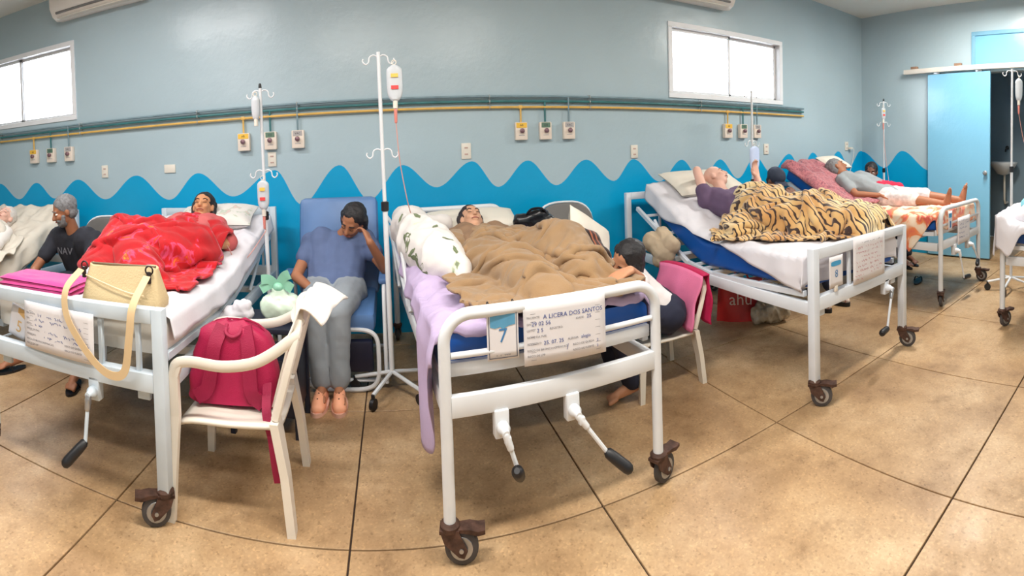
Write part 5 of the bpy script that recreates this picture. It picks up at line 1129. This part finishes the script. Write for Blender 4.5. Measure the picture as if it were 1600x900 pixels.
part(t, 'badge', flat_shape(F, pts), teal_p); part(t, 'number', text_mb([('8', .066, .055, .062, 'CENTER')], F), MATS['number_blue']); part(t, 'small_print', text_mb([('- - - -', .064, .012, .014, 'CENTER')], F), ink_grey)
mb = MB(); mb.box((2.22, 1.703, .615), (.03, .012, .035), bev=.004); part(t, 'tape', mb, plastic_white)
# bed 6
t, F = paper('patient_form', 'patient form in the foot panel of the red blanket bed', -1.645, -1.235, .60, .815, 1.692, -.02, prints=[('PACIENTE:', .015, .158, .012, 'LEFT'), ('DN:', .015, .134, .012, 'LEFT'), ('LEITO:', .015, .11, .012, 'LEFT'), ('NOME DA MAE:', .015, .086, .012, 'LEFT'), ('ADMISSAO:', .015, .062, .012, 'LEFT'), ('RISCO DE BRONCOASPIRACAO', .015, .038, .012, 'LEFT'), ('RISCO DE QUEDA', .25, .05, .012, 'LEFT'), ('RISCO DE LPP', .015, .018, .012, 'LEFT'), ('RISCO DE FLEBITE', .25, .03, .012, 'LEFT')],
      rules=8)
scribble(F, [(.09, .158, .18, .014), (.05, .134, .3, .014), (.07, .11, .05, .014), (.13, .086, .24, .014), (.11, .062, .13, .014), (.30, .07, .09, .018)], ink_blue, t, 'handwriting', 8)
t, F = paper('number_card', 'card with a gold number 5 behind the bed bars', -1.82, -1.70, .60, .76, 1.765, -.25, 'sign', group='bed number cards', bend=.001)
part(t, 'number', text_mb([('5', .07, .03, .085, 'CENTER')], F), M('number_gold', srgb(214, 174, 112), .6, .06)); part(t, 'card_picture', flat_shape(F, [(.05, .125), (.11, .105), (.112, .15), (.05, .152)]), MATS['number_gold'])
# bed 9
t, F = paper('patient_form', 'small patient form on the bed beside the door', 4.28, 4.60, .50, .755, 1.808)
scribble(F, [(.03, .215, .22, .016), (.03, .18, .26, .02), (.04, .145, .2, .02), (.03, .10, .14, .02), (.03, .06, .22, .018)], ink_blue, t, 'handwriting', 11)
t, F = paper('number_card', 'narrow card with blue print beside the small form', 4.06, 4.15, .66, .84, 1.81, .0, 'sign', group='bed number cards', bend=.001)
part(t, 'badge', flat_shape(F, [(.03, .03), (.06, .03), (.06, .09), (.03, .09)]), MATS['number_blue']); part(t, 'badge', flat_shape(F, [(.012, .12), (.078, .12), (.078, .16), (.012, .16)]), teal_p)

# ================================================================== things on and around the beds
# folded pink towel
t = thing('folded_towel', 'bright pink folded towel on the bed foot', 'towel', (-1.70, 1.94, .80)); tw = M('pink_terry', srgb(226, 60, 150), .95, .08, 12, bump=.6, bscale=300, sheen=.4)
for k, (z, w_, d_) in enumerate(((.818, .50, .24), (.843, .49, .235), (.866, .47, .225))):
    mb = MB(); R = Rxyz(0, .02 * (k - 1), .05); n = 14; A = np.zeros((2, n, n, 3))
    pillow('fold_layer', None, (-1.715, 1.935, z), (w_, d_, .032), R, tw, par=t, p=9, wr=.006)
# beige handbag
t = thing('handbag', 'beige fabric handbag with long strap on the bed rail', 'handbag', (-1.17, 1.86, .83)); bg1 = M('beige_canvas', srgb(206, 184, 142), .7, .06, 6, bump=.25, bscale=120); bg2 = M('bag_side', srgb(208, 200, 180), .7, .06, 6, bump=.2, bscale=120)
def bagshape(c, w, d, h, R, taper=.82, n=18):
    A = []; 
    for k, f in enumerate(np.linspace(0, 1, 10)):
        e = 1 - (1 - taper) * f; sc_ = (.9 + .1 * math.sin(min(1, f * 4) * PI / 2)); dd = d * (1 - .72 * f ** 1.3)
        A.append([tuple(V(c) + R @ V((w / 2 * e * sc_ * math.copysign(abs(math.cos(a)) ** .35, math.cos(a)), dd / 2 * sc_ * math.copysign(abs(math.sin(a)) ** .35, math.sin(a)), h * f + .006 * math.sin(a * 3 + f * 5)))) for a in np.linspace(0, 2 * PI, 41)[:-1]])
    A = np.array(A); mb = MB(); mb.grid(np.concatenate([A, A[:, :1]], 1)); mb._add([tuple(p) for p in A[0]], [tuple(range(40))], False); mb._add([tuple(p) for p in A[-1]], [tuple(range(40))], False); return mb
Rb = Rxyz(.0, .0, .04)
part(t, 'bag_body', bagshape((-1.175, 1.86, .805), .42, .17, .185, Rb), bg1, ang=70)
mb = MB(); mb.tube(smooth([(-1.35, 1.808, .945), (-1.25, 1.79, .925), (-1.12, 1.784, .895), (-1.03, 1.785, .885)], 6), .0035, 6); part(t, 'pocket_piping', mb, M('piping', srgb(232, 206, 164), .6, .05))
mb = MB(); mb.tube([(-1.345, 1.85, .992), (-1.01, 1.862, .992)], .006, 6); part(t, 'zip', mb, M('zip_brown', srgb(110, 92, 70), .6, .1))
for x in (-1.365, -1.02):
    mb = MB(); mb.tube(arc((x, 1.82, .985), .018, 0, 2 * PI, 12), .004, 6); mb.box((x, 1.815, .955), (.02, .012, .05), bev=.004); part(t, 'buckle', mb, M('dark_buckle', srgb(54, 44, 44), .4, .1, metal=.4))
def ribbon(pts, w, n=8, nrm=(0, -1, 0), th=.003):
    P = smooth(pts, n); vs = []; fs = []
    for i, p_ in enumerate(P):
        d = (P[min(i + 1, len(P) - 1)] - P[max(i - 1, 0)]).normalized(); s = d.cross(V(nrm)).normalized(); nn = s.cross(d).normalized()
        for a, b in ((-1, -1), (1, -1), (1, 1), (-1, 1)): vs.append(p_ + s * a * w / 2 + nn * b * th / 2)
    k = len(P); fs = [(4 * i + a, 4 * i + (a + 1) % 4, 4 * i + 4 + (a + 1) % 4, 4 * i + 4 + a) for i in range(k - 1) for a in range(4)] + [(0, 1, 2, 3), tuple(4 * k - 1 - a for a in range(4))]
    mb = MB(); mb._add(vs, fs, True); return mb
part(t, 'strap', ribbon([(-1.37, 1.80, .97), (-1.385, 1.70, .90), (-1.37, 1.675, .80), (-1.30, 1.67, .70), (-1.20, 1.668, .61), (-1.12, 1.668, .585), (-1.065, 1.668, .62), (-1.04, 1.67, .76), (-1.03, 1.69, .87), (-1.02, 1.80, .965)], .034), M('strap_tan', srgb(214, 186, 144), .7, .05))
# crimson backpack on the plastic chair
t = thing('backpack', 'crimson backpack with straps standing on the plastic chair', 'backpack', (-.74, 2.03, .39)); cr = M('crimson_nylon', srgb(164, 6, 66), .6, .1, 8, bump=.2, bscale=200); cr2 = M('crimson_strap', srgb(146, 4, 58), .65, .1, 8, bump=.2, bscale=200)
A = []
Rk = Rxyz(-.08, .05, .1)
for f in np.linspace(0, 1, 14):
    w_ = .205 * (1 - .32 * f ** 2.2) * (1 - .65 * max(0, (f - .82) / .18) ** 2); d_ = .095 * (1 - .3 * f) * (1 - .6 * max(0, (f - .85) / .15) ** 2)
    A.append([tuple(V((-.735, 2.05, .40)) + Rk @ V((w_ * math.copysign(abs(math.cos(a)) ** .45, math.cos(a)) + .004 * math.sin(f * 20), d_ * math.copysign(abs(math.sin(a)) ** .5, math.sin(a)), .33 * f + .008 * math.sin(math.cos(a) * 4)))) for a in np.linspace(0, 2 * PI, 49)[:-1]])
A = np.array(A); mb = MB(); mb.grid(np.concatenate([A, A[:, :1]], 1)); mb._add([tuple(p) for p in A[0]], [tuple(range(48))], False); mb._add([tuple(p) for p in A[-1]], [tuple(range(48))], False)
part(t, 'pack_body', mb, cr, ang=80)
B_ = lambda x, y, z: tuple(V((-.735, 2.05, .40)) + Rk @ V((x, y, z)))
for sx in (-1, 1): part(t, 'shoulder_strap', ribbon([B_(sx * .05, -.05, .315), B_(sx * .075, -.088, .24), B_(sx * .085, -.102, .15), B_(sx * .10, -.106, .06), B_(sx * .15, -.104, .02)], .062, th=.012), cr2)
mb = MB(); mb.tube(smooth([B_(-.035, -.04, .318), B_(-.03, -.075, .292), B_(0, -.082, .278), B_(.03, -.075, .292), B_(.035, -.04, .318)], 5), .008, 8, flat=.6); part(t, 'grab_loop', mb, cr2)
part(t, 'loose_strap', ribbon([B_(.16, -.08, .10), (-.545, 1.90, .42), (-.515, 1.865, .34), (-.50, 1.85, .25), (-.49, 1.85, .18)], .04, th=.004), cr2)
mb = MB(); mb.tube(smooth([B_(-.19, .0, .1), B_(-.16, .0, .22), B_(-.09, .0, .322), B_(.09, .0, .322), B_(.16, .0, .22), B_(.19, .0, .1)], 6), .004, 6); part(t, 'zip', mb, cr2)
# cloth over the chair back
A = np.zeros((30, 24, 3))
for i, u in enumerate(np.linspace(0, 1, 30)):
    for j, v in enumerate(np.linspace(-1, 1, 24)):
        y = 1.86 + .40 * u; over = v
        x = -.385 + .02 * v + (.13 * max(0, v) * (.5 + .5 * u)) - .035 * max(0, -v); z = .866 - .03 * abs(u - .5) - (.13 + .05 * u) * max(0, -v) - .07 * max(0, v) ** 1.4 + .006 * math.sin(u * 13 + v * 4)
        A[i, j] = (x + .006 * math.sin(u * 9) * abs(v), y + .03 * v, z)
mb = MB(); mb.grid(A); solid(single('white_towel', mb, M('white_terry', srgb(238, 232, 224), .9, .04, 8, bump=.4, bscale=150), 'white cloth draped over the back of the backpack chair', 'towel', (-.36, 2.06, .80), ang=180), .008)
# pink towel over the second chair
pk = M('rose_towel', srgb(222, 118, 160), .9, .06, 8, bump=.3, bscale=150); A = np.zeros((30, 30, 3))
for i, u in enumerate(np.linspace(0, 1, 30)):
    for j, v in enumerate(np.linspace(-1, 1, 30)):
        y = 2.38 + .50 * u; a = abs(v); x = 1.80 + (-.035 - .09 * a ** 1.1 if v < 0 else .02 + .01 * a); z = .685 - (.33 if v < 0 else .32) * a - .02 * (2 * u - 1) ** 2
        A[i, j] = (x + .012 * math.sin(u * 15 + v * 3) * a, y + .012 * math.sin(v * 9), z)
mb = MB(); mb.grid(A[:, :15]); mb2 = MB(); mb2.grid(A[:, 14:])
t = thing('pink_towel', 'rose and crimson towel over the middle plastic chair back', 'towel', (1.76, 2.62, .36)); solid(part(t, 'rose_side', mb, pk, ang=180), .008); solid(part(t, 'crimson_side', mb2, M('crimson_towel', srgb(176, 16, 74), .9, .08, 8, bump=.3, bscale=150), ang=180), .008)
# dark side table with the tied bag and white cloth
t = thing('side_table', 'low dark table behind the crimson backpack', 'table', (-.72, 2.66, 0)); dk_ = M('dark_navy_laminate', srgb(24, 28, 44), .5, .1)
mb = MB(); mb.box((-.72, 2.62, .555), (.42, .34, .03), bev=.006); part(t, 'table_top', mb, dk_); 
for x in (-.90, -.54):
    for y in (2.48, 2.76): mb = MB(); mb.beam((x, y, 0), (x, y, .54), .03, .03, .003, upv=(0, 1, 0)); part(t, 'leg', mb, dk_)
mb = MB(); mb.box((-.72, 2.62, .25), (.36, .28, .30), bev=.01); part(t, 'drawer_box', mb, dk_)
grn = M('mint_plastic', srgb(150, 212, 184), .3, .1, 8, trans=.15); mb = MB()
for a, b, ra, rb in (((-.67, 2.58, .645), (-.60, 2.58, .645), .075, .075), ((-.64, 2.58, .66), (-.64, 2.58, .735), .08, .035)): mb.capsule(a, b, ra, rb)
t = thing('tied_bag', 'mint green plastic bag knotted at the top', 'plastic bag', (-.64, 2.58, .57)); remesh(mb, 'bag_body', t, M('pale_mint_plastic', srgb(206, 226, 208), .3, .08, 8), .009, 3, wr=.02, wsc=16)
for a, b in (((-.64, 2.56, .755), (-.73, 2.54, .80)), ((-.64, 2.56, .755), (-.57, 2.54, .83)), ((-.64, 2.56, .755), (-.56, 2.55, .75)), ((-.64, 2.56, .755), (-.735, 2.55, .745))):
    m_ = V(lerp(a, b, .5)) + V((0, 0, .02)); part(t, 'knot_ear', ribbon([a, m_, b], .05, th=.004), grn)
mb = MB(); mb.ell((-.64, 2.56, .755), (.03, .03, .028)); part(t, 'knot', mb, grn)
mb = MB()
for a, b, ra, rb in (((-.90, 2.50, .61), (-.82, 2.5, .63), .05, .045), ((-.85, 2.5, .65), (-.80, 2.48, .68), .04, .025), ((-.9, 2.5, .62), (-.93, 2.48, .6), .04, .03)): mb.capsule(a, b, ra, rb)
remesh(mb, 'crumpled_cloth', None, sheet_white, .008, 3, 'crumpled white cloth behind the crimson backpack', .02, 14, 'cloth', (-.87, 2.5, .57))
# things heaped between bed 7 and its visitor
pillow('pillow', 'plain white pillow propped at the right side of bed seven', (1.20, 2.80, .87), (.40, .32, .11), Rxyz(1.1, .55, .35), pillow_w)
stripe, *_ = printed('brown_black_stripe', [(.0, srgb(40, 24, 22)), (.45, srgb(44, 26, 24)), (.5, srgb(166, 98, 66)), (.8, srgb(150, 84, 60)), (.9, srgb(58, 30, 28))], 4.6, kind='wave', dist=1.)
mb = MB()
for a, b, ra, rb in (((1.06, 2.78, .90), (1.15, 2.68, .88), .07, .07), ((1.14, 2.66, .86), (1.17, 2.54, .82), .065, .05)): mb.capsule(a, b, ra, rb)
remesh(mb, 'striped_bag', None, stripe, .009, 4, 'brown and black striped cloth bag beside the taupe fleece', .015, 9, 'bag', (1.12, 2.66, .78))
mb = MB()
for a, b, ra, rb in (((.90, 3.36, .94), (1.10, 3.36, .93), .055, .06), ((.98, 3.34, .97), (1.08, 3.34, .99), .04, .03)): mb.capsule(a, b, ra, rb)
t = thing('black_bag', 'shiny black bag near the head of bed seven', 'bag', (1.0, 3.36, .87)); remesh(mb, 'bag_body', t, M('black_vinyl', srgb(22, 24, 30), .25, .1), .009, 3, wr=.015, wsc=12)
mb = MB(); mb.tube(smooth([(.93, 3.33, .98), (.97, 3.3, 1.03), (1.05, 3.3, 1.03), (1.1, 3.33, .98)], 6), .009, 8); part(t, 'handle', mb, MATS['black_vinyl'])
# under and beside the right beds
t = thing('shopping_bag', 'red shopping bag with white lettering under the tiger blanket bed', 'bag', (2.70, 3.12, 0), ); rd = M('red_bag_plastic', srgb(206, 40, 38), .4, .1, 6, bump=.2, bscale=30)
A = []
for f in np.linspace(0, 1, 8):
    A.append([tuple(V((2.72, 3.12, .0)) + Rxyz(0, 0, -.7) @ V((.21 * (1 - .1 * f) * math.copysign(abs(math.cos(a)) ** .4, math.cos(a)), .085 * (1 - .45 * f) * math.copysign(abs(math.sin(a)) ** .5, math.sin(a)) + .012 * math.sin(a * 5 + f * 4), .33 * f))) for a in np.linspace(0, 2 * PI, 33)[:-1]])
A = np.array(A); mb = MB(); mb.grid(np.concatenate([A, A[:, :1]], 1)); mb._add([tuple(p) for p in A[0]], [tuple(range(32))], False); mb._add([tuple(p) for p in A[-1]], [tuple(range(32))], False); part(t, 'bag_body', mb, rd, ang=80)
Rt = Rxyz(0, 0, -.7); part(t, 'lettering', text_mb([('ahu', 0, .14, .14, 'CENTER')], lambda a, b, d: tuple(V((2.72, 3.12, 0)) + Rt @ V((a, -.098 + .06 * (b - .1), b)))), M('lettering_white', srgb(236, 214, 208), .5, .05))
for sx in (-1, 1): mb = MB(); mb.tube(smooth([V((2.72, 3.12, 0)) + Rt @ V((-.08, sx * .03, .32)), V((2.72, 3.12, 0)) + Rt @ V((0, sx * .05, .43)), V((2.72, 3.12, 0)) + Rt @ V((.08, sx * .03, .32))], 6), .006, 6, flat=.5); part(t, 'handle', mb, rd)
mb = MB()
for a, b, ra, rb in (((2.76, 2.90, .08), (2.90, 2.82, .075), .08, .07), ((2.84, 2.86, .11), (2.78, 2.92, .16), .06, .03)): mb.capsule(a, b, ra, rb)
remesh(mb, 'clear_bag', None, M('clear_crinkled_plastic', srgb(186, 172, 150), .12, .35, 14, trans=.2), .008, 2, 'clear crinkled plastic bag on the floor by the red bag', .035, 18, 'plastic bag', (2.83, 2.87, 0))
def shoe(label, x, y, a):
    t = thing('shoe', label, 'shoe', (x, y, 0), 'striped shoes'); c, s = math.cos(a), math.sin(a); T = lambda u, v, z: V((x + u * c - v * s, y + u * s + v * c, z)); mb = MB()
    for a_, b_, ra, rb in (((-.1, 0, .06), (.05, 0, .058), .04, .04), ((.05, 0, .055), (.095, 0, .048), .04, .032), ((-.1, 0, .07), (-.08, 0, .11), .035, .035)): mb.capsule(T(*a_), T(*b_), ra, rb)
    remesh(mb, 'upper', t, printed('red_white_stripe', [(.3, srgb(226, 216, 208)), (.5, srgb(178, 70, 62)), (.7, srgb(220, 206, 198))], 9, kind='wave', dist=.6)[0] if 'red_white_stripe' not in MATS else MATS['red_white_stripe'], .007, 2)
    mb = MB(); vs = []; N = 22
    for z in (0., .035):
        for k in range(N):
            an = 2 * PI * k / N; vs.append(T(.135 * math.cos(an), .047 * (1 + .1 * math.cos(an)) * math.sin(an), z))
    mb._add(vs, [tuple(range(N - 1, -1, -1)), tuple(N + k for k in range(N))] + [(k, (k + 1) % N, N + (k + 1) % N, N + k) for k in range(N)], False); part(t, 'sole', mb, black_plastic); return t
shoe('striped shoe with thick black sole, the left of the pair', 3.335, 2.74, -1.6); shoe('striped shoe with thick black sole, the right of the pair', 3.565, 2.71, -1.55)
sandal('black flip flop alone under the bed by the door', 4.62, 2.42, .3, black_plastic, 'sandals'); sandal('black sandal on the foot nearer the bed by the door', 5.10, 2.84, -2.0, black_plastic, 'sandals'); sandal('black sandal on the foot nearer the far corner', 5.26, 2.84, -2.0, black_plastic, 'sandals')
mb = MB()
for a, b, ra, rb in (((4.55, 2.95, .12), (4.8, 2.95, .12), .11, .11), ((4.62, 2.95, .2), (4.74, 2.95, .2), .06, .06)): mb.capsule(a, b, ra, rb)
remesh(mb, 'duffel_bag', None, M('dark_blue_bag', srgb(26, 38, 66), .6, .12, 7), .011, 3, 'dark blue duffel bag under the bed by the door', .02, 9, 'bag', (4.68, 2.95, 0))
mb = MB()
for a, b, ra, rb in (((3.66, 3.06, .62), (3.78, 3.08, .64), .09, .08), ((3.62, 3.06, .56), (3.78, 3.06, .56), .07, .07), ((3.72, 3.1, .72), (3.78, 3.1, .74), .06, .05)): mb.capsule(a, b, ra, rb)
remesh(mb, 'red_bundle', None, M('brick_red_cloth', srgb(184, 52, 60), .85, .1, 7), .01, 4, 'brick red cloth bundle on the lap of the capped person', .02, 9, 'cloth', (3.7, 3.06, .5))
mb = MB(); mb.capsule((4.05, .95, .87), (4.5, .85, .87), .1, .12); mb.capsule((3.86, 1.05, .845), (4.05, 1.0, .86), .05, .09); mb.capsule((4.2, .9, .93), (4.6, .8, 1.0), .1, .12)
remesh(mb, 'bedding_heap', None, sheet_white, .012, 5, 'heaped white bedding on the bed at the right edge', .035, 7, 'bedding', (4.2, .95, .8))
mb = MB(); mb.capsule((4.02, 1.05, .94), (4.26, .98, .98), .045, .06); mb.capsule((4.1, 1.0, .98), (4.3, .94, 1.04), .05, .05)
remesh(mb, 'cyan_cloth', None, M('cyan_cotton', srgb(150, 222, 236), .85, .06, 8), .01, 4, 'pale cyan cloth on the heaped white bedding', .02, 10, 'cloth', (4.15, 1.0, .9))

# ================================================================== drip stands and bags
iv_stand('white drip stand by the red blanket bed, topped in black', -.885, 3.28, 1.93, hookz=(1.90, 1.36), black_tip=True, lean=(-.01, 0))
drip_bag('small drip bag at the top of the left drip stand', -.925, 3.25, 1.90, .16, .06, fl=False); drip_bag('larger drip bag lower on the left drip stand', -.885, 3.22, 1.335, .2, .085, tubeto=[(-.885, 3.2, .95), (-.98, 2.95, .80), (-1.05, 2.9, .92)])
iv_stand('tall white drip stand left of the taupe fleece bed', -.045, 3.0, 2.05, hookz=(2.02, 1.46), lean=(-.015, .0), thin=.012, ang=.05)
drip_bag('full drip bag with red and yellow print on the tallest stand', .035, 3.0, 2.0, .22, .10, tubeto=[(.05, 3.0, 1.4), (.09, 3.02, 1.15), (.13, 3.15, 1.0)])
iv_stand('white drip stand in front of the right window', 3.31, 3.58, 1.98, hookz=(1.95, 1.48))
drip_bag('pale blue drip bag on the stand below the right window', 3.31, 3.55, 1.47, .24, .13, mt=M('blue_drip', srgb(196, 210, 240), .3, .05), fl=False, tubeto=[(3.31, 3.5, 1.1), (3.0, 3.2, 1.1)])
iv_stand('white drip stand in the far right corner', 5.64, 3.48, 2.03, hookz=(2.0, 1.74), black_tip=True, ang=-.6)
drip_bag('small drip bag on the corner stand', 5.60, 3.46, 1.97, .16, .065, ang=-.6, tubeto=[(5.62, 3.44, 1.3), (5.45, 3.28, .95)])
iv_stand('white wheeled drip stand behind the rightmost bed', 4.72, 1.40, 2.18, hookz=(2.15,), ang=-1.)
drip_bag('drip bag on the wheeled stand at the right edge', 4.76, 1.34, 2.12, .22, .075, ang=-1.2, fl=False, tubeto=[(4.8, 1.3, 1.5), (4.75, 1.2, 1.2)])

mb = MB()
for a, b, ra, rb in (((1.90, 3.2, .74), (1.95, 3.1, .66), .07, .08), ((1.96, 3.16, .78), (1.98, 3.05, .72), .055, .06), ((1.92, 3.12, .6), (1.94, 3.1, .58), .06, .05)): mb.capsule(a, b, ra, rb)
remesh(mb, 'cloth_pouch', None, M('beige_cloth', srgb(176, 158, 134), .85, .12, 8), .009, 3, 'beige cloth pouch hung on the side of the tiger blanket bed', .02, 12, 'bag', (1.94, 3.13, .52))
